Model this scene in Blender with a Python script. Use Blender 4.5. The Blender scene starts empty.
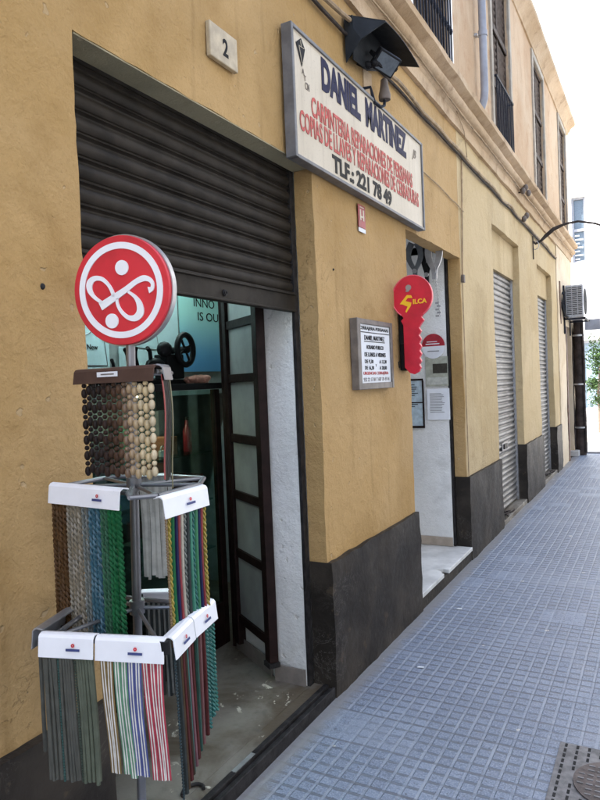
import bpy, math, random
from mathutils import Vector, Matrix, noise
random.seed(11)
S = bpy.context.scene
COL = S.collection
R = math.radians

# ------------------------------------------------------------ camera
cam = bpy.data.cameras.new('camera'); camo = bpy.data.objects.new('camera', cam); COL.objects.link(camo)
YAW, PIT, ROL = 0.5058, 0.02592, -0.04142
fw = Vector((-math.sin(YAW)*math.cos(PIT), math.cos(YAW)*math.cos(PIT), -math.sin(PIT)))
rt = Vector((math.cos(YAW), math.sin(YAW), 0)); up = rt.cross(fw)
r2 = rt*math.cos(ROL)+up*math.sin(ROL); u2 = -rt*math.sin(ROL)+up*math.cos(ROL)
m = Matrix((r2, u2, -fw)).transposed().to_4x4(); m.translation = (1.45, 0, 1.55)
camo.matrix_world = m
cam.sensor_fit = 'HORIZONTAL'; cam.sensor_width = 36; cam.lens = 653.6/600*36
cam.clip_start = .02; cam.clip_end = 500
S.camera = camo

# ------------------------------------------------------------ light
SUN_EL, SUN_AZ = 58, 238          # azimuth clockwise from +y (north)
w = bpy.data.worlds.new('World'); S.world = w; w.use_nodes = True
nt = w.node_tree; bg = nt.nodes['Background']
sk = nt.nodes.new('ShaderNodeTexSky'); sk.sky_type = 'NISHITA'; sk.sun_disc = False
sk.sun_elevation = R(SUN_EL); sk.sun_rotation = R(SUN_AZ); sk.dust_density = 2.5; sk.air_density = 1.0
nt.links.new(sk.outputs[0], bg.inputs[0]); bg.inputs[1].default_value = 0.15
sun = bpy.data.lights.new('sun', 'SUN'); sun.energy = 4.5; sun.angle = R(.5); sun.color = (1, .95, .87)
so = bpy.data.objects.new('sun', sun); COL.objects.link(so)
sd = Vector((math.sin(R(SUN_AZ))*math.cos(R(SUN_EL)), math.cos(R(SUN_AZ))*math.cos(R(SUN_EL)), math.sin(R(SUN_EL))))
so.rotation_euler = sd.to_track_quat('Z', 'Y').to_euler()
S.view_settings.view_transform = 'Standard'; S.view_settings.look = 'None'
S.view_settings.exposure = 2.45; S.view_settings.gamma = 1; S.view_settings.use_curve_mapping = False
S.render.engine = 'CYCLES'

# ------------------------------------------------------------ materials
def nd(t, typ, **k):
    n = t.nodes.new(typ)
    for a, b in k.items(): setattr(n, a, b)
    return n
def setin(t, n, i, v):
    if hasattr(v, 'is_linked'): t.links.new(v, n.inputs[i])
    else: n.inputs[i].default_value = v
def math_(t, op, a, b=0., c=None):
    n = nd(t, 'ShaderNodeMath', operation=op); setin(t, n, 0, a); setin(t, n, 1, b)
    if c is not None: setin(t, n, 2, c)
    return n.outputs[0]
def mix(t, f, a, b):
    n = nd(t, 'ShaderNodeMix', data_type='RGBA'); setin(t, n, 0, f)
    setin(t, n, 6, a if hasattr(a, 'is_linked') else (*a, 1)); setin(t, n, 7, b if hasattr(b, 'is_linked') else (*b, 1))
    return n.outputs[2]
def nz(t, scale, det=4, rough=.55, co=None, dim='3D', dist=0):
    n = nd(t, 'ShaderNodeTexNoise'); n.inputs['Scale'].default_value = scale; n.inputs['Detail'].default_value = det
    n.inputs['Roughness'].default_value = rough; n.inputs['Distortion'].default_value = dist
    if co is not None: t.links.new(co, n.inputs['Vector'])
    return n.outputs[0]
def ramp(t, v, lo, hi):
    n = nd(t, 'ShaderNodeMapRange'); n.interpolation_type = 'SMOOTHSTEP'
    setin(t, n, 0, v); n.inputs[1].default_value = lo; n.inputs[2].default_value = hi
    return n.outputs[0]
def base(name, rough=.6, metal=0., spec=.5):
    M = bpy.data.materials.new(name); M.use_nodes = True; t = M.node_tree; b = t.nodes['Principled BSDF']
    b.inputs['Roughness'].default_value = rough; b.inputs['Metallic'].default_value = metal
    b.inputs['Specular IOR Level'].default_value = spec
    co = nd(t, 'ShaderNodeTexCoord').outputs['Object']
    return M, t, b, co
def bump(t, b, h, strength, dist, prev=None):
    n = nd(t, 'ShaderNodeBump'); n.inputs['Strength'].default_value = strength; n.inputs['Distance'].default_value = dist
    t.links.new(h, n.inputs['Height'])
    if prev is not None: t.links.new(prev, n.inputs['Normal'])
    t.links.new(n.outputs[0], b.inputs['Normal']); return n.outputs[0]
def mat(name, c, rough=.55, metal=0., var=.18, sc=14, bs=.15, bd=.003, spec=.5, emis=None):
    """plain surface with uneven tone, uneven gloss and fine bump"""
    if max(c) < .1 and rough > .3: spec *= .25; metal *= .4; rough += .08      # reflections cut so dark things render darker
    M, t, b, co = base(name, rough, metal, spec)
    n = nz(t, sc, 5, .6, co)
    d = tuple(x*(1-var) for x in c); l = tuple(min(1, x*(1+var*.6)) for x in c)
    col = mix(t, ramp(t, n, .3, .7), d, l); t.links.new(col, b.inputs['Base Color'])
    t.links.new(math_(t, 'MULTIPLY_ADD', nz(t, sc*2.7, 3, .6, co), .25, rough-.12), b.inputs['Roughness'])
    if bs: bump(t, b, nz(t, sc*6, 4, .6, co), bs, bd)
    if emis: b.inputs['Emission Color'].default_value = (*c, 1); b.inputs['Emission Strength'].default_value = emis
    return M
def plaster(name, c, c2, stain, rel=1.0, sa=.55):
    M, t, b, co = base(name, .85, 0, .25)
    big = nz(t, .9, 5, .6, co, dist=.6); med = nz(t, 4.5, 6, .65, co); patch = ramp(t, nz(t, .55, 4, .6, co, dist=.8), .50, .60); fine = nz(t, 95, 4, .7, co)
    col = mix(t, ramp(t, big, .32, .68), c, c2)
    col = mix(t, math_(t, 'MULTIPLY', ramp(t, med, .50, .72), sa), col, stain)
    col = mix(t, math_(t, 'MULTIPLY', patch, .38), col, tuple(min(1, x*1.28) for x in c2))
    # vertical run-off streaks
    mp = nd(t, 'ShaderNodeMapping'); t.links.new(co, mp.inputs[0]); mp.inputs['Scale'].default_value = (1, 7, .5)
    st = ramp(t, nz(t, 1.6, 5, .6, mp.outputs[0]), .56, .75)
    col = mix(t, math_(t, 'MULTIPLY', st, .5), col, tuple(x*.66 for x in c))
    # flaked pits and scratches
    pit = ramp(t, nz(t, 21, 2, .5, co), .70, .745)
    scr = ramp(t, math_(t, 'ABSOLUTE', math_(t, 'SUBTRACT', nz(t, 2.6, 6, .6, co, dist=1.2), .5)), .0, .007)
    col = mix(t, math_(t, 'MULTIPLY', pit, .22), col, (.50, .42, .30))
    crk = math_(t, 'MULTIPLY', math_(t, 'SUBTRACT', 1., scr), ramp(t, nz(t, .8, 2, .5, co), .60, .66))
    col = mix(t, math_(t, 'MULTIPLY', crk, .4), col, tuple(x*.45 for x in c))
    col = mix(t, math_(t, 'MULTIPLY', ramp(t, fine, .45, .75), .30), col, tuple(x*.6 for x in c))
    t.links.new(col, b.inputs['Base Color'])
    h = math_(t, 'ADD', math_(t, 'MULTIPLY', med, 1.0), math_(t, 'MULTIPLY', nz(t, 13, 6, .66, co, dist=.4), .8))
    h = math_(t, 'SUBTRACT', h, math_(t, 'MULTIPLY', pit, .35)); h = math_(t, 'SUBTRACT', h, math_(t, 'MULTIPLY', crk, .25))
    n1 = bump(t, b, h, .55*rel, .022); bump(t, b, fine, .55, .004, n1)
    return M
MT = {}
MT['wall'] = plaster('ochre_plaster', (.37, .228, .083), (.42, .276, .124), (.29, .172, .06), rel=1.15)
MT['wall2'] = plaster('pale_ochre_plaster', (.44, .325, .165), (.49, .38, .22), (.37, .26, .13), rel=1.1)  # paler, less saturated ochre past the doorway
MT['wallup'] = plaster('peach_plaster', (.46, .305, .175), (.50, .37, .24), (.38, .21, .10), rel=.7, sa=.7)
MT['corn'] = plaster('cornice_plaster', (.42, .29, .165), (.52, .39, .26), (.24, .15, .08), rel=1.1, sa=.85)  # strong blotches stand for dirt and for shadow in the mouldings
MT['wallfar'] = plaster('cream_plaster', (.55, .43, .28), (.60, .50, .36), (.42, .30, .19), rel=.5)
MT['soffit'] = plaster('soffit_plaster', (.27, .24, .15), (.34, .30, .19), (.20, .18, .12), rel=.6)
MT['white_wall'] = plaster('white_plaster', (.66, .66, .64), (.74, .74, .72), (.52, .52, .50), rel=1.0)
MT['opp'] = mat('grey_blue_render', (.32, .35, .39), .85, var=.2, sc=2)  # unseen facade, tint picked to cool the bounced light
MT['inwall'] = mat('interior_paint', (.30, .34, .34), .8)
def plinth_mat():
    M, t, b, co = base('black_plinth_cement', .6, 0, .16)
    a = nz(t, 2.6, 6, .62, co, dist=.3); f = nz(t, 30, 5, .65, co)
    col = mix(t, ramp(t, a, .42, .66), (.020, .0165, .0135), (.044, .036, .028))
    col = mix(t, math_(t, 'MULTIPLY', ramp(t, f, .62, .74), .7), col, (.075, .066, .055))
    col = mix(t, math_(t, 'MULTIPLY', ramp(t, nz(t, 9, 5, .7, co), .61, .68), .55), col, (.085, .062, .040))
    scr = ramp(t, math_(t, 'ABSOLUTE', math_(t, 'SUBTRACT', nz(t, 5, 5, .7, co, dist=2.5), .5)), .0, .012)
    sc2 = math_(t, 'MULTIPLY', math_(t, 'SUBTRACT', 1., scr), ramp(t, nz(t, 2.2, 2, .5, co), .55, .65))
    col = mix(t, math_(t, 'MULTIPLY', sc2, .7), col, (.14, .125, .11))
    t.links.new(col, b.inputs['Base Color'])
    t.links.new(math_(t, 'MULTIPLY_ADD', f, .45, .33), b.inputs['Roughness'])
    n1 = bump(t, b, a, .4, .03); bump(t, b, f, .35, .006, n1); return M
MT['plinth'] = plinth_mat()
def paving_mat():
    M, t, b, co = base('blue_grey_stud_tiles', .6, 0, .4)
    sp = nd(t, 'ShaderNodeSeparateXYZ')
    wob = nd(t, 'ShaderNodeVectorMath', operation='ADD'); t.links.new(co, wob.inputs[0])
    ns = nd(t, 'ShaderNodeTexNoise'); ns.inputs['Scale'].default_value = 2.2; t.links.new(co, ns.inputs['Vector'])
    sc_ = nd(t, 'ShaderNodeVectorMath', operation='SCALE'); t.links.new(ns.outputs['Color'], sc_.inputs[0]); sc_.inputs['Scale'].default_value = .010
    t.links.new(sc_.outputs[0], wob.inputs[1]); t.links.new(wob.outputs[0], sp.inputs[0])
    P = .0625
    x = math_(t, 'DIVIDE', sp.outputs[0], P); y = math_(t, 'DIVIDE', sp.outputs[1], P)
    def tri(v): return math_(t, 'ABSOLUTE', math_(t, 'SUBTRACT', math_(t, 'FRACT', v), .5))      # .5 at the joint
    def band(v, half, soft): return ramp(t, tri(v), .5-half-soft, .5-half)
    T = 4
    tx_ = math_(t, 'FLOOR', math_(t, 'DIVIDE', x, T)); ty_ = math_(t, 'FLOOR', math_(t, 'DIVIDE', y, T))
    cb = nd(t, 'ShaderNodeCombineXYZ'); t.links.new(tx_, cb.inputs[0]); t.links.new(ty_, cb.inputs[1])
    wn = nd(t, 'ShaderNodeTexWhiteNoise', noise_dimensions='2D'); t.links.new(cb.outputs[0], wn.inputs['Vector'])
    cs = nd(t, 'ShaderNodeCombineXYZ'); t.links.new(math_(t, 'FLOOR', x), cs.inputs[0]); t.links.new(math_(t, 'FLOOR', y), cs.inputs[1])
    ws = nd(t, 'ShaderNodeTexWhiteNoise', noise_dimensions='2D'); t.links.new(cs.outputs[0], ws.inputs['Vector'])
    lon = band(x, .085, .05); tra = band(y, .085, .06)
    worn = ramp(t, nz(t, 1.1, 5, .65, co), .46, .64)                 # worn, filled studs
    smooth = math_(t, 'GREATER_THAN', wn.outputs[0], .90)
    keep = math_(t, 'SUBTRACT', 1., math_(t, 'MAXIMUM', math_(t, 'MULTIPLY', worn, .75), smooth))
    seam = band(math_(t, 'DIVIDE', y, T), .018, .012)
    stud = mix(t, wn.outputs[0], (.130, .163, .225), (.205, .245, .315))
    stud = mix(t, math_(t, 'MULTIPLY', ws.outputs[0], .65), stud, (.115, .14, .19))
    stud = mix(t, ramp(t, nz(t, 130, 4, .7, co), .42, .66), stud, (.30, .345, .42)); stud = mix(t, ramp(t, nz(t, 48, 4, .7, co), .54, .68), stud, (.09, .105, .135))
    big = nz(t, 1.1, 5, .6, co)
    stud = mix(t, math_(t, 'MULTIPLY', ramp(t, big, .5, .7), .5), stud, (.225, .255, .305))
    c = mix(t, math_(t, 'MULTIPLY', tra, math_(t, 'MULTIPLY_ADD', keep, .75, .12)), stud, (.115, .13, .155))
    c = mix(t, math_(t, 'MULTIPLY', lon, math_(t, 'MULTIPLY', math_(t, 'MULTIPLY_ADD', keep, .4, .5), math_(t, 'MULTIPLY_ADD', ramp(t, nz(t, 3.5, 5, .65, co), .38, .62), .7, .3))), c, (.27, .305, .36))
    c = mix(t, math_(t, 'MULTIPLY', seam, .65), c, (.12, .13, .155))
    # grimy cement along the foot of the wall, stains and trodden gum
    edge = ramp(t, math_(t, 'ADD', sp.outputs[0], math_(t, 'MULTIPLY', nz(t, 6, 4, .6, co), .12)), .20, .12)
    c = mix(t, math_(t, 'MULTIPLY', edge, .85), c, (.20, .195, .19))
    st = ramp(t, nz(t, 3.1, 6, .7, co), .58, .74); c = mix(t, math_(t, 'MULTIPLY', st, .55), c, (.105, .108, .118))
    gum = ramp(t, nz(t, 13, 1, .4, co), .78, .79); c = mix(t, gum, c, (.45, .45, .44))
    t.links.new(c, b.inputs['Base Color'])
    g = math_(t, 'MAXIMUM', lon, math_(t, 'MAXIMUM', tra, seam))
    g = math_(t, 'MULTIPLY', g, math_(t, 'MULTIPLY', math_(t, 'MULTIPLY_ADD', keep, .85, .15), math_(t, 'SUBTRACT', 1., edge)))
    h = math_(t, 'SUBTRACT', math_(t, 'MULTIPLY', nz(t, 40, 4, .6, co), .25), g)
    bump(t, b, h, .8, .006)
    t.links.new(math_(t, 'MULTIPLY_ADD', nz(t, 9, 4, .6, co), .4, .32), b.inputs['Roughness'])
    return M
MT['paving'] = paving_mat()
def cement_mat():
    M, t, b, co = base('worn_cement_floor', .5, 0, .5)
    a = nz(t, 2.2, 6, .65, co, dist=.7); f = nz(t, 20, 5, .6, co)
    c = mix(t, ramp(t, a, .36, .62), (.085, .064, .042), (.185, .168, .138))
    c = mix(t, math_(t, 'MULTIPLY', ramp(t, f, .5, .75), .45), c, (.07, .065, .055))
    fl = math_(t, 'MULTIPLY', ramp(t, nz(t, 15, 4, .65, co, dist=.5), .60, .64), ramp(t, nz(t, 2.6, 1, .5, co), .52, .60))
    c = mix(t, fl, c, (.50, .47, .38)); t.links.new(c, b.inputs['Base Color'])
    t.links.new(math_(t, 'MULTIPLY_ADD', a, .5, .30), b.inputs['Roughness'])
    bump(t, b, f, .35, .006); return M
MT['cement'] = cement_mat()
MT['marble'] = mat('white_marble', (.60, .60, .58), .35, var=.25, sc=5, bs=.05)
MT['skirt'] = mat('grey_skirting_tile', (.20, .175, .155), .5)
MT['skirt2'] = mat('beige_skirting', (.36, .30, .24), .5)
MT['rail'] = mat('dark_steel_track', (.028, .026, .026), .5, .3, var=.5, sc=20, bs=.4)
MT['shut'] = mat('brown_black_slats', (.026, .021, .016), .45, .15, var=.4, sc=9, bs=.12)
def galv():
    M, t, b, co = base('galvanised_slats', .5, .45, .5)
    a = nz(t, 5, 5, .6, co); col = mix(t, ramp(t, a, .35, .7), (.11, .105, .10), (.21, .205, .195))
    mp = nd(t, 'ShaderNodeMapping'); t.links.new(co, mp.inputs[0]); mp.inputs['Scale'].default_value = (1, 9, 1)
    col = mix(t, math_(t, 'MULTIPLY', ramp(t, nz(t, 3, 4, .6, mp.outputs[0]), .55, .75), .5), col, (.11, .10, .085))
    t.links.new(col, b.inputs['Base Color']); return M
MT['galv'] = galv()
MT['greymetal'] = mat('grey_painted_steel', (.20, .20, .21), .38, .7, var=.15, bs=.03)
MT['alu'] = mat('dull_aluminium', (.42, .42, .43), .42, .8, var=.2, bs=.05)
MT['whitepl'] = mat('white_plastic', (.78, .79, .82), .32, var=.04, bs=.03)
MT['brownpl'] = mat('brown_plastic', (.075, .045, .035), .4, var=.15, bs=.05)
MT['red'] = mat('red_lacquer', (.56, .022, .035), .38, var=.22, sc=5, bs=.05)
MT['redkey'] = mat('red_acrylic', (.56, .014, .035), .38, var=.2, sc=7, bs=.05)
MT['yellow'] = mat('yellow_letter', (.85, .50, .02), .4, var=.05, bs=0)
MT['white'] = mat('white_letter', (.80, .80, .82), .4, var=.04, bs=0)
MT['blueblk'] = mat('navy_letter', (.010, .011, .045), .5, var=.1, bs=0)
MT['black'] = mat('black_letter', (.007, .007, .008), .5, var=.1, bs=0)
MT['redlet'] = mat('faded_red_letter', (.42, .035, .025), .55, var=.3, sc=40, bs=0)
MT['blackpl'] = mat('black_plastic', (.012, .012, .013), .4, bs=.1)
MT['sheet'] = mat('black_sheet_metal', (.016, .018, .020), .5, .3, var=.4, sc=8, bs=.25)
def panel_mat():
    M, t, b, co = base('yellowed_sign_panel', .45, 0, .4)
    a = nz(t, 2.4, 5, .6, co); c = mix(t, ramp(t, a, .3, .7), (.45, .385, .285), (.53, .46, .35))
    mp = nd(t, 'ShaderNodeMapping'); t.links.new(co, mp.inputs[0]); mp.inputs['Scale'].default_value = (1, 10, .8)
    c = mix(t, math_(t, 'MULTIPLY', ramp(t, nz(t, 2.4, 5, .65, mp.outputs[0]), .5, .72), .45), c, (.31, .25, .17))
    c = mix(t, math_(t, 'MULTIPLY', ramp(t, nz(t, 90, 2, .5, co), .62, .7), .4), c, (.3, .25, .18))
    t.links.new(c, b.inputs['Base Color']); return M
MT['panel'] = panel_mat()
MT['signframe'] = mat('dull_grey_sign_frame', (.15, .15, .155), .5, .3, var=.25, sc=12, bs=.1)
MT['plateframe'] = mat('brownish_grey_frame', (.16, .14, .125), .5, .3, var=.3, sc=12)
MT['paper'] = mat('white_paper', (.70, .72, .75), .7, var=.06, bs=.02)
MT['wood'] = mat('dark_brown_wood', (.016, .008, .007), .42, var=.4, sc=16, bs=.2)
MT['woodwin'] = mat('weathered_brown_wood', (.085, .062, .048), .6, var=.4, sc=10, bs=.2)
MT['iron'] = mat('dark_wrought_iron', (.02, .022, .03), .5, .4)
MT['cable'] = mat('dusty_black_cable', (.055, .045, .040), .7, var=.5, sc=12)
MT['cablebr'] = mat('painted_over_cable', (.33, .23, .13), .7, var=.4, sc=12)
MT['pipegrey'] = mat('grey_pvc', (.26, .27, .30), .45, var=.2, sc=6)
MT['rust'] = mat('rusty_brown_paint', (.13, .075, .05), .7, var=.5, sc=9)
MT['ceram'] = mat('grey_ceramic', (.13, .10, .08), .6)
MT['stonefr'] = mat('grey_window_surround', (.36, .31, .24), .8, var=.25, sc=6)
MT['glassdk'] = mat('dark_window_glass', (.03, .035, .045), .08, bs=0)
MT['farwall'] = mat('sunlit_white_render', (.80, .79, .76), .85, var=.06, sc=2)
MT['road'] = mat('pale_stone_paving', (.48, .46, .43), .8, var=.2, sc=6)
MT['kerb'] = mat('grey_granite', (.20, .20, .20), .7)
MT['earth'] = mat('dry_ground', (.25, .22, .18), .9)
MT['leaf'] = mat('green_leaves', (.035, .07, .022), .6, var=.5, sc=6)
MT['bark'] = mat('grey_bark', (.13, .10, .075), .9)
MT['roof'] = mat('clay_roof_tiles', (.33, .15, .08), .85)
MT['castiron'] = mat('worn_cast_iron', (.17, .17, .175), .55, .5, var=.4, sc=20, bs=.3)
MT['castdark'] = mat('dark_slot', (.03, .03, .03), .8)
def glass():
    M, t, b, co = base('greenish_glass', .04)
    b.inputs['Base Color'].default_value = (.75, .92, .88, 1); b.inputs['Transmission Weight'].default_value = 1; b.inputs['IOR'].default_value = 1.02
    b.inputs['Specular IOR Level'].default_value = 1
    # thin pane: mostly clear with a mirror coat
    tr = nd(t, 'ShaderNodeBsdfTransparent'); tr.inputs[0].default_value = (.72, .86, .83, 1)
    gl = nd(t, 'ShaderNodeBsdfGlossy'); gl.inputs[1].default_value = .03; gl.inputs[0].default_value = (.9, 1, .97, 1)
    lw = nd(t, 'ShaderNodeLayerWeight'); fq = math_(t, 'MULTIPLY_ADD', math_(t, 'POWER', lw.outputs['Facing'], 4.), .7, .04)
    ms = nd(t, 'ShaderNodeMixShader'); t.links.new(fq, ms.inputs[0]); t.links.new(tr.outputs[0], ms.inputs[1]); t.links.new(gl.outputs[0], ms.inputs[2])
    t.links.new(ms.outputs[0], t.nodes['Material Output'].inputs[0]); return M
MT['glass'] = glass()
MT['frost'] = mat('frosted_glass', (.27, .275, .27), .35, var=.25, sc=4)
def poster_mat():
    M, t, b, co = base('cyan_poster', .35)
    sp = nd(t, 'ShaderNodeSeparateXYZ'); t.links.new(co, sp.inputs[0])
    c = mix(t, ramp(t, sp.outputs[2], 1.70, 2.10), (.10, .33, .62), (.42, .74, .70))
    t.links.new(c, b.inputs['Base Color']); return M
MT['poster'] = poster_mat()
MT['postlight'] = mat('pale_cyan_poster', (.58, .76, .80), .4, var=.05, bs=0)
MT['tube'] = mat('lit_fluorescent_tube', (.75, 1, .97), .5, var=0, bs=0, emis=13)
_pc = {}
def pm(c, rough=.45):
    k = (tuple(c), rough)
    if k not in _pc: _pc[k] = mat('coloured_plastic', c, rough, var=.2, sc=30, bs=.1)
    return _pc[k]

# ------------------------------------------------------------ mesh helper
class G:
    def __init__(s): s.v = []; s.f = []
    def add(s, vs, fs):
        n = len(s.v); s.v += [tuple(p) for p in vs]; s.f += [tuple(i+n for i in f) for f in fs]; return s
    def box(s, a, b, M=None):
        (x0, y0, z0), (x1, y1, z1) = a, b
        x0, x1 = min(x0, x1), max(x0, x1); y0, y1 = min(y0, y1), max(y0, y1); z0, z1 = min(z0, z1), max(z0, z1)
        vs = [Vector(p) for p in ((x0,y0,z0),(x1,y0,z0),(x1,y1,z0),(x0,y1,z0),(x0,y0,z1),(x1,y0,z1),(x1,y1,z1),(x0,y1,z1))]
        if M: vs = [M @ p for p in vs]
        return s.add(vs, [(0,3,2,1),(4,5,6,7),(0,1,5,4),(1,2,6,5),(2,3,7,6),(3,0,4,7)])
    def prism(s, poly, O, U, V, W):
        """poly of (u,v) in plane O,U,V, extruded by W (centred faces at O and O+W)"""
        O, U, V, W = map(Vector, (O, U, V, W)); n = len(poly)
        a = [O+U*p[0]+V*p[1] for p in poly]; b = [p+W for p in a]
        return s.add(a+b, [tuple(range(n-1, -1, -1)), tuple(range(n, 2*n))]+[(i, (i+1) % n, n+(i+1) % n, n+i) for i in range(n)])
    def tube(s, pts, r, n=8, caps=True, squash=None):
        pts = [Vector(p) for p in pts]; rs = r if isinstance(r, (list, tuple)) else [r]*len(pts)
        T = [(pts[min(i+1, len(pts)-1)]-pts[max(i-1, 0)]).normalized() for i in range(len(pts))]
        a = Vector((0, 0, 1)) if abs(T[0].z) < .9 else Vector((1, 0, 0)); N = T[0].cross(a).normalized()
        vs = []
        for i, p in enumerate(pts):
            N = (N-T[i]*N.dot(T[i])).normalized(); B = T[i].cross(N)
            for k in range(n):
                q = 2*math.pi*k/n; vs.append(p+(N*math.cos(q)+B*math.sin(q))*rs[i])
        fs = [(i*n+k, i*n+(k+1) % n, (i+1)*n+(k+1) % n, (i+1)*n+k) for i in range(len(pts)-1) for k in range(n)]
        if caps: fs += [tuple(range(n-1, -1, -1)), tuple(range((len(pts)-1)*n, len(pts)*n))]
        return s.add(vs, fs)
    def ell(s, c, r, nu=10, nv=6, X=(1,0,0), Y=(0,1,0), Z=(0,0,1)):
        c, X, Y, Z = Vector(c), Vector(X), Vector(Y), Vector(Z); vs = [c-Z*r[2]]
        for j in range(1, nv):
            t = math.pi*j/nv-math.pi/2
            for i in range(nu):
                q = 2*math.pi*i/nu; vs.append(c+X*(r[0]*math.cos(t)*math.cos(q))+Y*(r[1]*math.cos(t)*math.sin(q))+Z*(r[2]*math.sin(t)))
        vs.append(c+Z*r[2]); L = len(vs)-1; fs = [(0, 1+(i+1) % nu, 1+i) for i in range(nu)]
        for j in range(nv-2):
            for i in range(nu): fs.append((1+j*nu+i, 1+j*nu+(i+1) % nu, 1+(j+1)*nu+(i+1) % nu, 1+(j+1)*nu+i))
        fs += [(L, 1+(nv-2)*nu+i, 1+(nv-2)*nu+(i+1) % nu) for i in range(nu)]
        return s.add(vs, fs)
    def ring(s, O, U, V, W, r0, r1, n=48):
        """flat annulus plate in U,V with thickness W"""
        O, U, V, W = map(Vector, (O, U, V, W)); vs = []
        for k in range(n):
            d = U*math.cos(2*math.pi*k/n)+V*math.sin(2*math.pi*k/n)
            vs += [O+d*r0, O+d*r1, O+d*r1+W, O+d*r0+W]
        fs = []
        for k in range(n):
            a = 4*k; b = 4*((k+1) % n)
            fs += [(a, b, b+1, a+1), (a+1, b+1, b+2, a+2), (a+2, b+2, b+3, a+3), (a+3, b+3, b, a)]
        return s.add(vs, fs)
    def disc(s, O, U, V, W, r, n=48, rv=None):
        rv = rv or r
        return s.prism([(r*math.cos(2*math.pi*k/n), rv*math.sin(2*math.pi*k/n)) for k in range(n)], O, U, V, W)
    def ribbon(s, pts, widths, Wn):
        """flat band following pts (in a plane with normal Wn), given widths, thickness |Wn|"""
        pts = [Vector(p) for p in pts]; Wn = Vector(Wn); N = Wn.normalized(); L = []; Rr = []
        for i, p in enumerate(pts):
            T = (pts[min(i+1, len(pts)-1)]-pts[max(i-1, 0)]).normalized(); B = N.cross(T)*widths[i]/2
            L.append(p-B); Rr.append(p+B)
        n = len(pts); vs = L+Rr+[p+Wn for p in L]+[p+Wn for p in Rr]; fs = []
        for i in range(n-1):
            fs += [(i, i+1, n+i+1, n+i), (2*n+i, 3*n+i, 3*n+i+1, 2*n+i+1), (i, 2*n+i, 2*n+i+1, i+1), (n+i, n+i+1, 3*n+i+1, 3*n+i)]
        fs += [(0, n, 3*n, 2*n), (n-1, 3*n-1, 4*n-1, 2*n-1)]
        return s.add(vs, fs)
    def build(s, name, m, parent=None, smooth=False, bevel=0):
        me = bpy.data.meshes.new(name); me.from_pydata(s.v, [], s.f); me.update()
        me.materials.append(MT[m] if isinstance(m, str) else m)
        if smooth: me.polygons.foreach_set('use_smooth', [True]*len(me.polygons))
        o = bpy.data.objects.new(name, me); COL.objects.link(o)
        if smooth and smooth != 'all':
            me.set_sharp_from_angle(angle=R(40))
        if bevel:
            b = o.modifiers.new('bevel', 'BEVEL'); b.width = bevel; b.segments = 2; b.limit_method = 'ANGLE'; b.angle_limit = R(50)
        if parent:
            o.parent = parent; o.matrix_parent_inverse = parent_inv(parent)
        return o
def parent_inv(p):
    M = Matrix.Translation(p.location) if p.type == 'EMPTY' else Matrix()
    return M.inverted()
def tag(o, label, cat=None, group=None):
    o['label'] = label
    if cat: o['category'] = cat
    if group: o['group'] = group
    return o
def thing(name, loc, label, cat, group=None):
    o = bpy.data.objects.new(name, None); COL.objects.link(o); o.location = loc; o.empty_display_size = .1
    return tag(o, label, cat, group)
def struct(o): o['kind'] = 'structure'; return o
AXW = ((0,1,0), (0,0,1), (1,0,0))      # writing on the facade: reads along +y, faces +x
AXS = ((1,0,0), (0,0,1), (0,-1,0))     # writing facing -y
def text(body, O, ax, u0, u1, v0, v1, m, parent, name='lettering', bold=.02, th=.0015, shear=0):
    cu = bpy.data.curves.new('t', 'FONT'); cu.body = body; cu.size = 1; cu.offset = bold; cu.extrude = .02; cu.resolution_u = 3; cu.shear = shear
    to = bpy.data.objects.new('t', cu); COL.objects.link(to)
    me = bpy.data.meshes.new_from_object(to.evaluated_get(bpy.context.evaluated_depsgraph_get()))
    bpy.data.objects.remove(to); bpy.data.curves.remove(cu)
    xs = [q.co.x for q in me.vertices]; ys = [q.co.y for q in me.vertices]
    x0, x1, y0, y1 = min(xs), max(xs), min(ys), max(ys); U, V, W = map(Vector, ax); O = Vector(O)
    for q in me.vertices:
        a = (q.co.x-x0)/(x1-x0)*(u1-u0)+u0; b = (q.co.y-y0)/(y1-y0)*(v1-v0)+v0
        q.co = O+U*a+V*b+W*((q.co.z+.02)/.04*th)
    me.materials.clear(); me.materials.append(MT[m]); me.name = name
    o = bpy.data.objects.new(name, me); COL.objects.link(o)
    if parent: o.parent = parent; o.matrix_parent_inverse = parent_inv(parent)
    return o

# ------------------------------------------------------------ the ground
def sheet(x0, y0, x1, y1, z): return G().add([(x0,y0,z),(x1,y0,z),(x1,y1,z),(x0,y1,z)], [(0,1,2,3)])
struct(sheet(-300, -300, 300, 300, -.02).build('ground', 'earth'))
struct(G().box((.0, -8, -.012), (3.38, 13.35, 0)).build('pavement', 'paving'))
struct(G().box((-40, 13.50, -.015), (40, 21.8, -.004)).build('cross_street', 'road'))
struct(G().box((-40, 13.355, -.06), (40, 13.495, .025)).build('kerb', 'kerb', bevel=.01))

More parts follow.
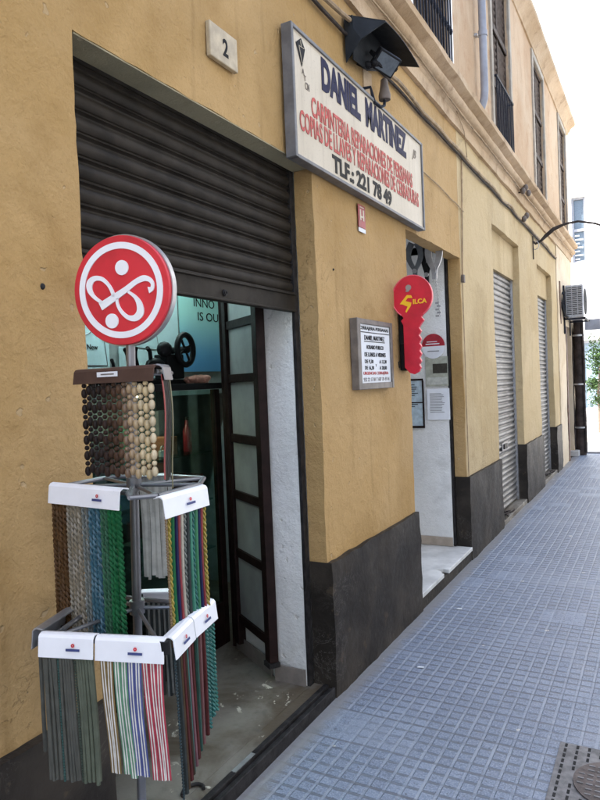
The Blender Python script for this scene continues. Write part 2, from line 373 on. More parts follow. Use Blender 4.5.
# ------------------------------------------------------------ building
B = thing('ochre_building', (0, 6, 0), 'long ochre plastered building with black plinth, shop openings and shuttered windows along the alley', 'building')
H_TOP = 6.15
def lines(a, b, near, far, brk, extra):
    """grid coordinates between a and b, finer below brk, with the extra ones hit exactly"""
    L = sorted(set([a, b]+[e for e in extra if a < e < b])); out = [a]
    for p, q in zip(L, L[1:]):
        st = near if (p+q)/2 < brk else far; k = max(1, round((q-p)/st))
        out += [p+(q-p)*i/k for i in range(1, k+1)]
    return out
def wall(name, y0, y1, z0, z1, holes, m, x=0., depth=.3, amp=.006, near=.045, far=.16, brk=5.6, mr=None, parent=B, jit=.006, sgn=1):
    Y = lines(y0, y1, near, far, brk, [h[0] for h in holes]+[h[1] for h in holes])
    Z = lines(z0, z1, near, near if y0 < 4 else far, 1e9, [h[2] for h in holes]+[h[3] for h in holes])
    inh = lambda y, z: any(h[0] < y < h[1] and h[2] < z < h[3] for h in holes)
    g = G(); idx = {}
    ey = set(round(v, 5) for h in holes for v in h[:2]); ez = set(round(v, 5) for h in holes for v in h[2:])
    def vid(i, j):
        if (i, j) in idx: return idx[(i, j)]
        y, z = Y[i], Z[j]; p = Vector((0, y*1.0, z))
        d = (noise.noise(p*1.7)*1.2+noise.noise(p*5+Vector((7, 0, 0)))*.8+noise.noise(p*14)*.4)*amp
        jy = noise.noise(Vector((3, y*9, z*14)))*jit*(1.0 if round(y, 5) in ey else .0)
        jz = noise.noise(Vector((9, y*14, z*9)))*jit*(1.0 if round(z, 5) in ez else .0)
        g.v.append((x+sgn*d, y+jy, z+jz)); idx[(i, j)] = len(g.v)-1; return idx[(i, j)]
    def back(i, j):
        k = (i, j, 'b')
        if k in idx: return idx[k]
        v = g.v[vid(i, j)]; g.v.append((x-sgn*depth, v[1], v[2])); idx[k] = len(g.v)-1; return idx[k]
    def mid(i, j):       # slightly behind the face: rounds off the arris
        k = (i, j, 'm')
        if k in idx: return idx[k]
        v = g.v[vid(i, j)]; g.v.append((x-sgn*.02, v[1], v[2])); idx[k] = len(g.v)-1; return idx[k]
    cell = lambda i, j: 0 <= i < len(Y)-1 and 0 <= j < len(Z)-1 and not inh((Y[i]+Y[i+1])/2, (Z[j]+Z[j+1])/2)
    for i in range(len(Y)-1):
        for j in range(len(Z)-1):
            if not cell(i, j): continue
            a, b, c, d = vid(i, j), vid(i+1, j), vid(i+1, j+1), vid(i, j+1); g.f.append((a, b, c, d))
            g.f.append((back(i, j), back(i, j+1), back(i+1, j+1), back(i+1, j)))
            for (p, q), (ni, nj) in ((((i, j), (i+1, j)), (i, j-1)), (((i+1, j), (i+1, j+1)), (i+1, j)), (((i+1, j+1), (i, j+1)), (i, j+1)), (((i, j+1), (i, j)), (i-1, j))):
                if not cell(ni, nj):
                    g.f.append((vid(*q), vid(*p), mid(*p), mid(*q))); g.f.append((mid(*q), mid(*p), back(*p), back(*q)))
    o = g.build(name, m, parent, smooth='all'); o.data.set_sharp_from_angle(angle=R(35)); return o
A0, A1, AH = 1.36, 2.83, 2.585
D0, D1, DH = 4.14, 5.46, 2.535
C0, C1, CH = 6.72, 8.12, 3.07
E0, E1, EH = 9.42, 10.72, 3.04
F0, F1, FH = 12.15, 12.95, 2.35
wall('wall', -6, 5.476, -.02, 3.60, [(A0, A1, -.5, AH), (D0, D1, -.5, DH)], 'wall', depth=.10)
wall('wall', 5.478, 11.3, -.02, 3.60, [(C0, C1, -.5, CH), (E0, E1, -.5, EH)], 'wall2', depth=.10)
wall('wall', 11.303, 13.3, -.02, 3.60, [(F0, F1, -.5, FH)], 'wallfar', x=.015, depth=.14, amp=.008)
WINS = [(-3.25, -2.3), (-.7, .25), (1.85, 2.8), (4.42, 5.34), (6.98, 7.88), (9.55, 10.4), (12.1, 12.95)]
wall('upper_wall', -6, 13.3, 3.87, H_TOP, [(a, b, 3.93, 5.88) for a, b in WINS], 'wallup', depth=.16, amp=.004, near=.09, far=.2)
# body of the building behind the facade: end wall, back wall, roof
for a, b in (((-6.5, 13.15, -.02), (-.105, 13.3, H_TOP)), ((-6.5, -6, -.02), (-.105, -5.85, H_TOP)), ((-6.5, -5.845, -.02), (-6.35, 13.145, H_TOP))):
    G().box(a, b).build('wall', 'wallup', B)
G().box((-6.34, -5.84, 3.45), (-.105, 13.14, 3.58)).build('upper_floor', 'inwall', B)
G().box((-6.6, -6.1, H_TOP+.002), (-.0, 13.4, H_TOP+.12)).build('roof', 'roof', B)
def sweep(name, prof, y0, y1, m, n=60, amp=.004):
    g = G(); k = len(prof)
    for i in range(n+1):
        y = y0+(y1-y0)*i/n
        for (px, pz) in prof:
            d = noise.noise(Vector((px*20, y*3, pz*20)))*amp
            g.v.append((px+d*(1 if px > .005 else 0), y, pz+d*.8))
    for i in range(n):
        for j in range(k-1):
            g.f.append((i*k+j, (i+1)*k+j, (i+1)*k+j+1, i*k+j+1))
    g.f.append(tuple(range(k-1, -1, -1))); g.f.append(tuple(range(n*k, n*k+k)))
    return g.build(name, m, B, smooth=True)
tor = [(.055+.042*math.sin(q), 3.775-.042*math.cos(q)) for q in [R(a) for a in range(0, 181, 20)]]
sweep('cornice', [(-.1, 3.603), (.028, 3.603), (.032, 3.69), (.050, 3.705), (.052, 3.728)]+tor+[(.058, 3.823), (.125, 3.845), (.142, 3.852), (.145, 3.895), (.13, 3.905), (-.02, 3.955), (-.1, 3.955)], -6, 13.32, 'corn', 240, .006)
sweep('eave_cornice', [(-.1, 5.99), (.02, 5.99), (.03, 6.03), (.055, 6.05), (.07, 6.09), (.13, 6.13), (.15, 6.15), (.15, 6.21), (-.1, 6.285)], -6, 13.4, 'corn', 160)
# plinths with uneven black cement, a little proud of the wall
def plinth(y0, y1, zt, x=.026):
    Y = lines(y0, y1, .05, .05, 99, []); Z = lines(-.02, zt, .05, .05, 99, []); g = G(); n = len(Z)
    for y in Y:
        for j, z in enumerate(Z):
            p = Vector((0, y, z)); d = noise.noise(p*3.1)*.012+noise.noise(p*11)*.006+noise.noise(p*31)*.0025
            dz = noise.noise(Vector((5, y*8, 0)))*.008 if j == n-1 else 0
            g.v.append((x+d, y, z+dz))
    for i in range(len(Y)-1):
        for j in range(n-1): g.f.append((i*n+j, (i+1)*n+j, (i+1)*n+j+1, i*n+j+1))
    def side(row, dx):
        b = len(g.v)
        for k in row: v = g.v[k]; g.v.append((dx, v[1], v[2]))
        for k in range(len(row)-1): g.f.append((row[k], row[k+1], b+k+1, b+k))
    L = len(Y)-1
    side([i*n+n-1 for i in range(L+1)], -.004); side([j for j in range(n-1, -1, -1)], -.10); side([L*n+j for j in range(n)], -.10)
    return g.build('plinth', 'plinth', B, smooth=True)
plinth(-6, A0+.004, .655); plinth(A1-.004, D0+.004, .665); plinth(D1-.004, C0+.004, .70); plinth(C1-.004, E0+.004, .705); plinth(E1-.004, 11.29, .71)

# ---- shop front opening: soffit strip, track, shutter
PR = {'ridge': lambda t: (.75*math.sin(math.pi*t/.62)**.8 if t < .62 else -.25)+.95*math.exp(-((t-.83)/.05)**2), 'lens': lambda t: (math.sin(math.pi*min(1, t/.74))**.7 if t < .74 else -.35)}
def slat_sheet(y0, y1, z0, z1, pitch, bulge, x, seg=7, kind='lens'):
    """roller-shutter curtain: convex slats with a groove between them"""
    prof = []; z = z0
    while z < z1-1e-4:
        h = min(pitch, z1-z)
        for k in range(seg+1):
            t = k/seg; prof.append((x+bulge*PR[kind](t), z+h*t*.999))
        z += pitch
    g = G(); n = len(prof); N = max(2, int((y1-y0)/.12))
    for i in range(N+1):
        y = y0+(y1-y0)*i/N
        for (px, pz) in prof:
            g.v.append((px+noise.noise(Vector((pz*9, y*1.3, 4)))*.0035, y, pz+noise.noise(Vector((1, y*1.1, pz*2)))*.003))
    for i in range(N):
        for j in range(n-1): g.f.append((i*n+j, (i+1)*n+j, (i+1)*n+j+1, i*n+j+1))
    # closed back
    b = len(g.v); g.v += [(x-.03, y0, z0), (x-.03, y1, z0), (x-.03, y1, z1), (x-.03, y0, z1)]
    g.f += [(b, b+3, b+2, b+1)]
    return g
rs = slat_sheet(A0+.01, A1-.035, 1.995, 2.64, .073, .014, -.114, 22, 'ridge').build('roller_shutter', 'shut', B, smooth=True); tag(rs, 'dark brown roller shutter rolled two thirds up over the shop front')
g = G().box((-.128, A0+.012, 1.895), (-.100, A1-.038, 1.992)); g.box((-.1, A0+.02, 1.895), (-.088, A1-.045, 1.905)); g.box((-.1, A0+.02, 1.975), (-.090, A1-.045, 1.983))
g.build('bottom_bar', 'shut', rs, bevel=.003)
g = G(); g.disc((-.099, 2.2, 1.93), (0,1,0), (0,0,1), (.006, 0, 0), .014, 16); g.ring((-.093, 2.2, 1.93), (0,1,0), (0,0,1), (.004,0,0), .006, .010, 14); g.build('lock', 'rail', rs)
G().box((-.117, A1-.045, .05), (-.1015, A1-.006, 2.60)).build('shutter_track', 'rail', B)
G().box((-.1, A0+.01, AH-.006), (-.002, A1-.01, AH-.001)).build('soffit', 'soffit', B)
G().box((-.135, A0+.004, .05), (-.104, A0+.009, 2.60)).build('shutter_track', 'rail', B)
# recess floor, threshold track
g = G(); X = [-4.2, -1.0, -.6, -.3, -.1, -.052]; 
g.box((-4.2, -5.5, -.01), (-.105, 4.05, .052)); g.box((-.104, A0+.002, -.01), (-.046, A1-.002, .052))
g.build('shop_floor', 'cement', B)
g = G().box((-.045, A0+.005, -.01), (-.018, A1-.006, .060)); g.box((-.017, A0+.005, -.01), (.004, A1-.006, .045)); g.box((.005, A0+.005, -.01), (.018, A1-.006, .055))
g.build('threshold_track', 'rail', B, bevel=.003)
g = G()
g.box((-.040, 2.02, .0605), (-.02, 2.16, .063))
g.build('worn_paint_patch', 'alu', B)
# white side wall of the recess, splayed further in
def poly_wall(pts, z0, z1, m, name, thick=.08, amp=.006, step=.06):
    """wall standing on the plan polyline pts; visible face on its right-hand side"""
    P = []
    for (a, b) in zip(pts, pts[1:]):
        a, b = Vector((*a, 0)), Vector((*b, 0)); k = max(1, int((b-a).length/step)); P += [a.lerp(b, i/k) for i in range(k)]
    P.append(Vector((*pts[-1], 0))); Z = lines(z0, z1, step, step, 9, []); g = G(); n = len(Z)
    for i, p in enumerate(P):
        T = (P[min(i+1, len(P)-1)]-P[max(i-1, 0)]).normalized(); N = Vector((T.y, -T.x, 0))
        for z in Z:
            q = p+Vector((0, 0, z)); d = (noise.noise(q*4)+noise.noise(q*13)*.5)*amp; e = q+N*d; g.v.append(tuple(e))
    for i in range(len(P)-1):
        for j in range(n-1): g.f.append((i*n+j, (i+1)*n+j, (i+1)*n+j+1, i*n+j+1))
    for i, p in enumerate(P):
        T = (P[min(i+1, len(P)-1)]-P[max(i-1, 0)]).normalized(); N = Vector((T.y, -T.x, 0)); g.v += [tuple(p-N*thick+Vector((0, 0, z0))), tuple(p-N*thick+Vector((0, 0, z1)))]
    o = len(P)*n
    for i in range(len(P)-1): g.f.append((o+2*i, o+2*i+1, o+2*i+3, o+2*i+2))
    return g.build(name, m, B, smooth=True)
YR = A1-.045
poly_wall([(-.70, YR+.26), (-.34, YR+.04), (-.295, YR), (-.118, YR)], .052, 2.62, 'white_wall', 'recess_side_wall')
g = G(); g.box((-.295, YR-.014, .052), (-.12, YR-.0065, .135)); 
v0, v1 = Vector((-.70, YR+.26, 0)), Vector((-.33, YR+.035, 0)); T = (v1-v0).normalized(); N = Vector((T.y, -T.x, 0))
g.prism([(0, .052), ((v1-v0).length, .052), ((v1-v0).length, .135), (0, .135)], v0+N*.009, T, (0,0,1), N*.008)
g.build('skirting', 'skirt', B)
# shop interior shell
g = G(); g.box((-2.95, .3, .053), (-2.85, 4.05, 3.4)); g.box((-2.84, 4.044, .053), (-.16, 4.054, 3.4)); g.box((-2.84, .3, .053), (-.16, .4, 3.4)); g.box((-2.84, .41, 2.66), (-.106, 4.043, 2.72))
g.build('shop_room_walls', 'inwall', B)
G().box((-.30, A0-.30, .053), (-.106, A0+.0, 2.65)).build('recess_side_wall', 'white_wall', B)

# ---- open door leaf, dark wood ladder frame with frosted panes
p0, p1 = Vector((-.272, 2.735, 0)), Vector((-.665, 3.0, 0)); Lw = (p1-p0).length; T = (p1-p0)/Lw; N = Vector((-T.y, T.x, 0)); N = N if N.x > 0 else -N
dl = thing('door_leaf', (-.34, 2.74, .13), 'dark brown wooden door leaf of frosted panes folded back against the white recess wall', 'door')
def leafbox(u0, u1, z0, z1, t0=-.018, t1=.018):
    M = Matrix((T, N, Vector((0,0,1)))).transposed().to_4x4(); M.translation = p0
    return G().box((u0, t0, z0), (u1, t1, z1), M)
ZT, ZB = 2.45, .16
leafbox(0, .060, ZB, ZT, -.024, .024).build('stile', 'wood', dl, bevel=.003)
leafbox(Lw-.050, Lw, ZB-.05, ZT, -.024, .024).build('stile', 'wood', dl, bevel=.003)
bars = [ZB+.10, .63, .955, 1.265, 1.59, 1.88, 2.2, ZT-.04]
for zz in bars: leafbox(.061, Lw-.051, zz-.022, zz+.022, -.018, .018).build('rail', 'wood', dl, bevel=.002)
for a, b in zip(bars, bars[1:]): leafbox(.061, Lw-.051, a+.023, b-.023, -.004, .004).build('pane', 'frost', dl)
leafbox(-.004, .064, .135, .158, -.03, .03).build('hinge_foot', 'rail', dl)

G().box((-.745, 3.045, .053), (-.695, 3.10, 2.60)).build('dark_gap_strip', 'wood', B, bevel=.003)  # added dark strip, paints the black gap between leaf and cabinet
# ---- glass display cabinet at the back of the recess
cb = thing('display_cabinet', (-.95, 2.2, .05), 'dark framed glass display cabinet full of locks behind the door leaf', 'cabinet')
cx0, cx1, cy0, cy1 = -1.25, -.80, 1.0, 3.10
g = G()
for yy in (cy0, 2.05, cy1-.045):
    for xx in (cx0, cx1-.035): g.box((xx, yy, .053), (xx+.035, yy+.045, 1.535))
g.box((cx0+.036, cy0+.046, .053), (cx1-.0, cy1-.046, .30)); g.build('frame', 'wood', cb, bevel=.003)
g = G().box((cx0-.05, cy0-.03, 1.537), (cx1+.03, cy1+.02, 1.572)); g.build('top', 'blackpl', cb, bevel=.003)
G().box((cx1-.015, 2.097, .302), (cx1-.009, cy1-.047, 1.535)).build('glass_door', 'glass', cb)
G().box((cx1-.015, cy0+.047, .302), (cx1-.009, 2.048, 1.535)).build('glass_door', 'glass', cb)
G().box((cx0+.002, cy0+.05, .302), (cx0+.01, cy1-.05, 1.535)).build('back_panel', pm((.12, .15, .14)), cb)
for zz in (.62, .90, 1.175): G().box((cx0+.02, cy0+.05, zz), (cx1-.04, cy1-.05, zz+.008)).build('shelf', 'glass', cb)
items = [(-.97, 2.78, 1.184, 'box', (.20, .075, .04), (.10, .13, .10), 'copper brown box on the cabinet top shelf'),
         (-.93, 2.95, 1.184, 'bottle', (.16, .015, .02), (.05, .05, .20), 'dark red bottle on the cabinet top shelf at its right end'),
         (-.93, 2.62, 1.184, 'padlock', (.45, .40, .25), (.07, .03, .07), 'small brass padlock on the cabinet top shelf'),
         (-.95, 2.48, 1.184, 'padlock', (.4, .42, .42), (.06, .03, .06), 'small steel padlock on the cabinet top shelf'),
         (-.95, 2.74, .909, 'box', (.10, .02, .02), (.22, .16, .17), 'dark maroon box on the cabinet middle shelf'),
         (-.95, 2.98, .909, 'box', (.16, .02, .02), (.10, .12, .14), 'red box at the right end of the middle shelf'),
         (-.95, 2.60, .629, 'box', (.06, .07, .07), (.25, .16, .12), 'dark grey box on the cabinet lowest shelf'),
         (-.95, 2.92, .629, 'box', (.20, .24, .22), (.12, .14, .1), 'pale grey green box at right end of the lowest shelf')]
items += [(-.90, 2.70, 1.184, 'padlock', (.5, .5, .5), (.05, .03, .06), 'small chrome padlock next to the copper brown box'),
          (-1.10, 2.62, 1.184, 'box', (.05, .16, .10), (.14, .08, .18), 'green box standing at the back of the top shelf'),
          (-1.10, 2.92, 1.184, 'box', (.10, .10, .11), (.12, .08, .24), 'tall black and grey box at the back of the top shelf'),
          (-.92, 2.86, .909, 'box', (.42, .36, .26), (.07, .05, .09), 'small cream box on the middle shelf between two red ones'),
          (-.90, 2.60, .909, 'padlock', (.40, .30, .12), (.07, .03, .08), 'brass padlock at the left of the middle shelf'),
          (-1.10, 2.58, .909, 'box', (.06, .10, .16), (.16, .06, .20), 'dark blue box at the back of the middle shelf'),
          (-1.12, 2.90, .909, 'box', (.25, .05, .03), (.14, .06, .21), 'rust red box at the back of the middle shelf'),
          (-.90, 2.76, .629, 'box', (.30, .28, .22), (.10, .08, .06), 'flat beige box on the lowest shelf'),
          (-1.10, 2.76, .629, 'box', (.10, .03, .03), (.22, .08, .2), 'wide maroon box at the back of the lowest shelf'),
          (-.92, 3.00, .629, 'padlock', (.5, .48, .42), (.06, .03, .07), 'steel padlock at the far right of the lowest shelf'),
          (-.95, 2.70, .302, 'box', (.08, .09, .08), (.26, .2, .2), 'large dark green box on the cabinet floor'),
          (-.95, 2.96, .302, 'box', (.16, .12, .09), (.14, .16, .16), 'brown box on the cabinet floor')]
for x, y, z, k, c, (sy, sx, sz), lab in items:
    g = G()
    if k == 'box':
        o = g.box((x-sx/2, y-sy/2, z), (x+sx/2, y+sy/2, z+sz)).build('box', pm(c), bevel=.003); tag(o, lab, 'box')
    elif k == 'bottle':
        t_ = thing('bottle', (x, y, z), lab, 'bottle')
        g.tube([(x, y, z), (x, y, z+.005), (x, y, z+.12), (x, y, z+.15), (x, y, z+.18)], [.022, .025, .025, .011, .010], 14); g.build('body', pm(c, .3), t_, smooth=True)
        G().tube([(x, y, z+.181), (x, y, z+.2)], .012, 12).build('cap', 'blackpl', t_, smooth=True)
    else:
        t_ = thing('padlock', (x, y, z), lab, 'padlock')
        g.box((x-.01, y-sy/2, z), (x+.01, y+sy/2, z+sz*.6)); g.build('body', pm(c, .35), t_, bevel=.003)
        G().tube([(x, y+sy*.32*math.cos(q), z+sz*.6+sy*.45*math.sin(q)) for q in [math.pi*i/10 for i in range(11)]], .004, 8).build('shackle', 'alu', t_, smooth=True)
cl_ = thing('cabinet_spotlight', (-1.0, 2.62, 1.50), 'small lit spotlight under the cabinet top', 'lamp')
G().tube([(-1.0, 2.62, 1.536), (-1.0, 2.62, 1.515)], .03, 16).build('housing', 'alu', cl_, smooth=True)
G().disc((-1.0, 2.62, 1.511), (1,0,0), (0,1,0), (0,0,.003), .024, 16).build('bulb', mat('lit_bulb', (1, .85, .6), .5, var=0, bs=0, emis=80), cl_)
# key cutting machine
DY = .06
km = thing('key_cutting_machine', (-.95, 2.62, 1.572), 'black antique key cutting machine with a spoked hand wheel on the cabinet top', 'machine')
g = G().box((-1.06, 2.35, 1.573), (-.90, 2.98, 1.60)); g.box((-1.02, 2.80, 1.602), (-.92, 2.94, 1.74)); g.box((-1.02, 2.45, 1.602), (-.96, 2.70, 1.66)); g.build('bed', 'blackpl', km, bevel=.006)
wc = (-.90, 2.93, 1.765)
g = G().tube([(wc[0]+.0, wc[1]+.07*math.cos(q), wc[2]+.085*math.sin(q)) for q in [2*math.pi*i/32 for i in range(33)]], .017, 8, caps=False)
for k in range(4):
    q = math.pi/4*(2*k)+.5; g.tube([wc, (wc[0], wc[1]+.08*math.cos(q), wc[2]+.08*math.sin(q))], .007, 6)
g.disc((wc[0]-.02, wc[1], wc[2]), (0,1,0), (0,0,1), (.04,0,0), .02, 16); g.build('hand_wheel', 'blackpl', km, smooth=True)
G().tube([(-1.02, 2.93, 1.765), (-.92, 2.93, 1.765)], .02, 10).build('axle', 'blackpl', km, smooth=True)
g = G(); g.ell((-.94, 2.80, 1.765), (.04, .05, .045)); g.ell((-.94, 2.72, 1.68), (.04, .07, .04)); g.tube([(-.95, 2.70, 1.66), (-.93, 2.67, 1.75), (-.92, 2.64, 1.77)], .011, 8); g.tube([(-.97, 2.55, 1.66), (-.95, 2.52, 1.73), (-.93, 2.49, 1.75)], .010, 8); g.tube([(-.97, 2.62, 1.66), (-.95, 2.58, 1.72), (-.93, 2.56, 1.76)], .010, 8)
g.tube([(-.97, 2.44, 1.62), (-.93, 2.40, 1.68), (-.9, 2.36, 1.70)], .009, 8); g.ell((-.93, 2.49, 1.755), (.014, .014, .014)); g.ell((-.93, 2.56, 1.762), (.014, .014, .014)); g.build('clamp_arms', 'blackpl', km, smooth=True)
g = G()
for k in range(14):
    a = random.uniform(-.06, .06); g.ell((-.86+random.uniform(-.03, .02), 2.97+a, 1.585+random.uniform(0, .02)), (.025, .035, .018), X=(1, random.uniform(-.3,.3), 0))
tag(g.build('cleaning_rag', pm((.55, .28, .22), .9), smooth=True), 'crumpled pink rag lying right of the black hand wheel', 'rag')
# posters behind
def poster(y0, y1, z0, z1, m, lab, lines_=None, x=-1.40):
    o = thing('poster', (x, (y0+y1)/2, z0), lab, 'poster'); G().box((x, y0, z0), (x+.006, y1, z1)).build('sheet', m, o)
    return o
po = poster(3.50, 4.03, 1.66, 2.30, 'poster', 'blue green poster with slogan starting INNO at the back of the shop')
text('INNO', (-1.393, 0, 0), AXW, 3.66, 3.90, 2.115, 2.175, 'black', po, bold=0)
text('IS OU', (-1.393, 0, 0), AXW, 3.70, 3.94, 2.02, 2.08, 'black', po, bold=0)
po2 = poster(2.92, 3.48, 1.62, 2.30, 'postlight', 'pale cyan poster with thin line drawings behind the hand wheel')
g = G()
for (a, b) in (((3.0, 1.75), (3.05, 1.95)), ((3.05, 1.95), (3.15, 2.02)), ((3.15, 2.02), (3.25, 1.95)), ((3.25, 1.95), (3.28, 1.78)), ((2.98, 1.82), (3.3, 1.80))):
    g.tube([(-1.392, *a), (-1.392, *b)], .002, 4)
g.build('line_drawing', 'greymetal', po2)
po3 = poster(2.30, 2.84, 1.62, 2.30, 'postlight', 'pale cyan poster with weight drawing partly behind the round red sign')
g = G()
ring = [(2.60, 1.70), (2.64, 1.86), (2.72, 1.90), (2.80, 1.86), (2.82, 1.70), (2.60, 1.70)]
for a, b in zip(ring, ring[1:]): g.tube([(-1.392, *a), (-1.392, *b)], .002, 4)
g.build('line_drawing', 'greymetal', po3); text('New', (-1.393, 0, 0), AXW, 2.67, 2.75, 1.79, 1.82, 'black', po3, bold=0)
G().box((-2.8, 1.0, 1.50), (-1.402, 4.04, 1.56)).build('back_counter', 'inwall', B)
G().box((-1.50, 1.0, 1.561), (-1.41, 4.04, 2.36)).build('partition', 'inwall', B)
lt = thing('ceiling_lamp', (-1.1, 2.9, 2.6), 'lit fluorescent ceiling tube inside the shop', 'lamp')
G().box((-1.13, 2.1, 2.60), (-1.03, 3.5, 2.655)).build('housing', 'whitepl', lt); G().tube([(-1.08, 2.15, 2.575), (-1.08, 3.45, 2.575)], .016, 12).build('tube', 'tube', lt, smooth=True)

# ---- doorway with marble step
dz = .115
g = G(); 
def jag(y): return .0
for (a, b, c) in (((D0+.004, 4.70), (.020, -.35), 0), ((4.707, D1-.004), (.020, -.9), .004)):
    y0, y1 = a; poly = [(-.9, y0), (.028, y0)]
    if c == 0: poly += [(.028, y1-.07), (.005, y1-.05), (-.01, y1-.012), (-.06, y1+.02), (-.16, y1-.012), (-.3, y1+.016), (-.9, y1)]
    else: poly = [(-.9, y0), (-.3, y0+.016), (-.16, y0-.012), (-.06, y0+.03), (-.02, y0+.06), (.028, y0+.05), (.028, y1), (-.9, y1)]
    g.prism(poly, (0, 0, dz-.03-c), (1,0,0), (0,1,0), (0, 0, .03))
g.build('marble_step', 'marble', B, bevel=.003)
G().box((-.9, D0+.004, -.01), (.018, D1-.004, dz-.036)).build('step_riser', 'plinth', B)
poly_wall([(-1.3, 5.42), (-.123, 5.42)], dz, 2.60, 'white_wall', 'doorway_side_wall', amp=.003)
G().box((-1.29, 5.406, dz), (-.125, 5.415, dz+.075)).build('skirting', 'skirt2', B)
G().box((-.122, 5.425, dz), (-.104, 5.455, 2.56)).build('shutter_track', 'rail', B)
G().box((-1.45, 4.055, -.01), (-1.35, 6.4, 3.4)).build('inner_wall', 'white_wall', B)
G().box((-1.34, 4.055, -.01), (-.105, 4.13, 3.4)).build('doorway_side_wall', 'white_wall', B)
G().box((-1.34, 4.14, 2.66), (-.106, 5.40, 2.72)).build('doorway_ceiling', 'white_wall', B)
# papers on the doorway wall (face -y at y=5.392)
yy = 5.408
def flat(name, x0, x1, z0, z1, m, lab, cat): 
    return thing(name, ((x0+x1)/2, yy, z0), lab, cat), G().box((x0, yy, z0), (x1, yy+.003, z1))
t_, g = flat('notice', -.305, -.11, 1.19, 1.455, 'paper', 'plain white typed notice, lowest sheet on the doorway side wall', 'notice')
g.build('sheet', 'paper', t_)
for k in range(13):
    wv = .13*random.uniform(.75, 1); G().box((-.28, yy-.002, 1.41-.013*k), (-.28+wv, yy-.0005, 1.414-.013*k)).build('text_line', 'greymetal', t_)
t_, g = flat('photo_print', -.31, -.115, 1.475, 1.725, 'paper', 'sepia landscape photograph pinned above the typed notice', 'photograph')
g.build('sheet', pm((.36, .37, .30)), t_); G().box((-.245, yy-.002, 1.585), (-.12, yy-.0005, 1.665)).build('picture', pm((.05, .045, .035)), t_); G().box((-.30, yy-.002, 1.49), (-.12, yy-.0005, 1.55)).build('picture', pm((.46, .47, .42)), t_)
st = thing('round_sticker', (-.245, yy, 1.8), 'round sticker with dark red upper half and white lower half', 'sticker')
def half(a0, a1, m, nm='half'):
    P = [(.10*math.cos(R(a)), .105*math.sin(R(a))) for a in range(a0, a1+1, 6)]
    G().prism(P, (-.235, yy-.001, 1.815), (1,0,0), (0,0,1), (0, .003, 0)).build(nm, m, st)
half(0, 180, pm((.38, .015, .03))); half(180, 360, 'paper')
G().box((-.30, yy-.003, 1.83), (-.18, yy-.0015, 1.838)).build('text_line', 'white', st); G().box((-.29, yy-.003, 1.85), (-.20, yy-.0015, 1.856)).build('text_line', 'white', st); G().box((-.285, yy-.003, 1.77), (-.185, yy-.0015, 1.776)).build('text_line', 'greymetal', st)
fr = thing('framed_document', (-.43, yy, 1.15), 'dark framed price list with blue tinted sheet on the doorway wall', 'picture frame')
G().box((-.50, yy, 1.14), (-.345, yy+.004, 1.53)).build('sheet', pm((.42, .52, .58)), fr)
g = G(); 
for a, b in (((-.515, yy-.008, 1.12), (-.345, yy+.004, 1.14)), ((-.515, yy-.008, 1.53), (-.335, yy+.004, 1.545)), ((-.344, yy-.008, 1.12), (-.332, yy+.004, 1.5295)), ((-.515, yy-.008, 1.141), (-.501, yy+.004, 1.5295))): g.box(a, b)
g.box((-.499, yy-.004, 1.335), (-.346, yy-.001, 1.345)); g.build('frame', 'wood', fr)
for k in range(8): G().box((-.48, yy-.002, 1.49-.018*k-(.06 if k > 5 else 0)), (-.48+random.uniform(.06, .11), yy-.0005, 1.496-.018*k-(.06 if k > 5 else 0))).build('text_line', 'black', fr)
# big display tools hanging in the doorway
def hang(x, y, zt, L, wdt, m, lab, dark=False):
    t_ = thing('display_tool', (x, y, zt-L), lab, 'display tool'); g = G(); n = 14
    for sgn in (-1, 1):
        pts = []; ws = []
        for i in range(n+1):
            t = i/n; pts.append((x+sgn*wdt*.5*(math.sin(math.pi*min(1, t*1.15+.12)) if t < .76 else .05), y+.004*sgn, zt-L*t)); ws.append((.058 if m == 'alu' else .044)*(1-.6*t)+.006)
        g.ribbon(pts, ws, (0, .016, 0))
    g.build('handle', m, t_, smooth=True)
    G().disc((x, y-.014, zt-L*.80), (1,0,0), (0,0,1), (0, .01, 0), .018, 16).build('pivot', 'alu', t_)
    return t_
hang(-.085, 5.02, 2.62, .30, .085, 'alu', 'large polished steel display pliers hanging at the right of the doorway head')
hang(-.235, 5.0, 2.62, .28, .10, pm((.10, .11, .12)), 'large dark grey display pliers hanging beside the red key sign')
hang(-.155, 5.05, 2.62, .32, .05, 'blackpl', 'black rubber display tool hanging between the steel and grey pliers')
ch = G()
for k in range(22): ch.ring((-.062+.0009*k, 4.99, 2.30-k*.013), (1,0,0) if k % 2 else (0,1,0), (0,0,1), (0,.003,0) if k % 2 else (.003,0,0), .0045, .0085, 10)
for k in range(5): ch.box((-.075+.012*(k % 2), 4.985, 2.02+k*.025), (-.045+.012*(k % 2), 4.995, 2.034+k*.025))
tag(ch.build('steel_chain', 'alu'), 'thin steel chain dangling below the polished pliers in the doorway', 'chain')

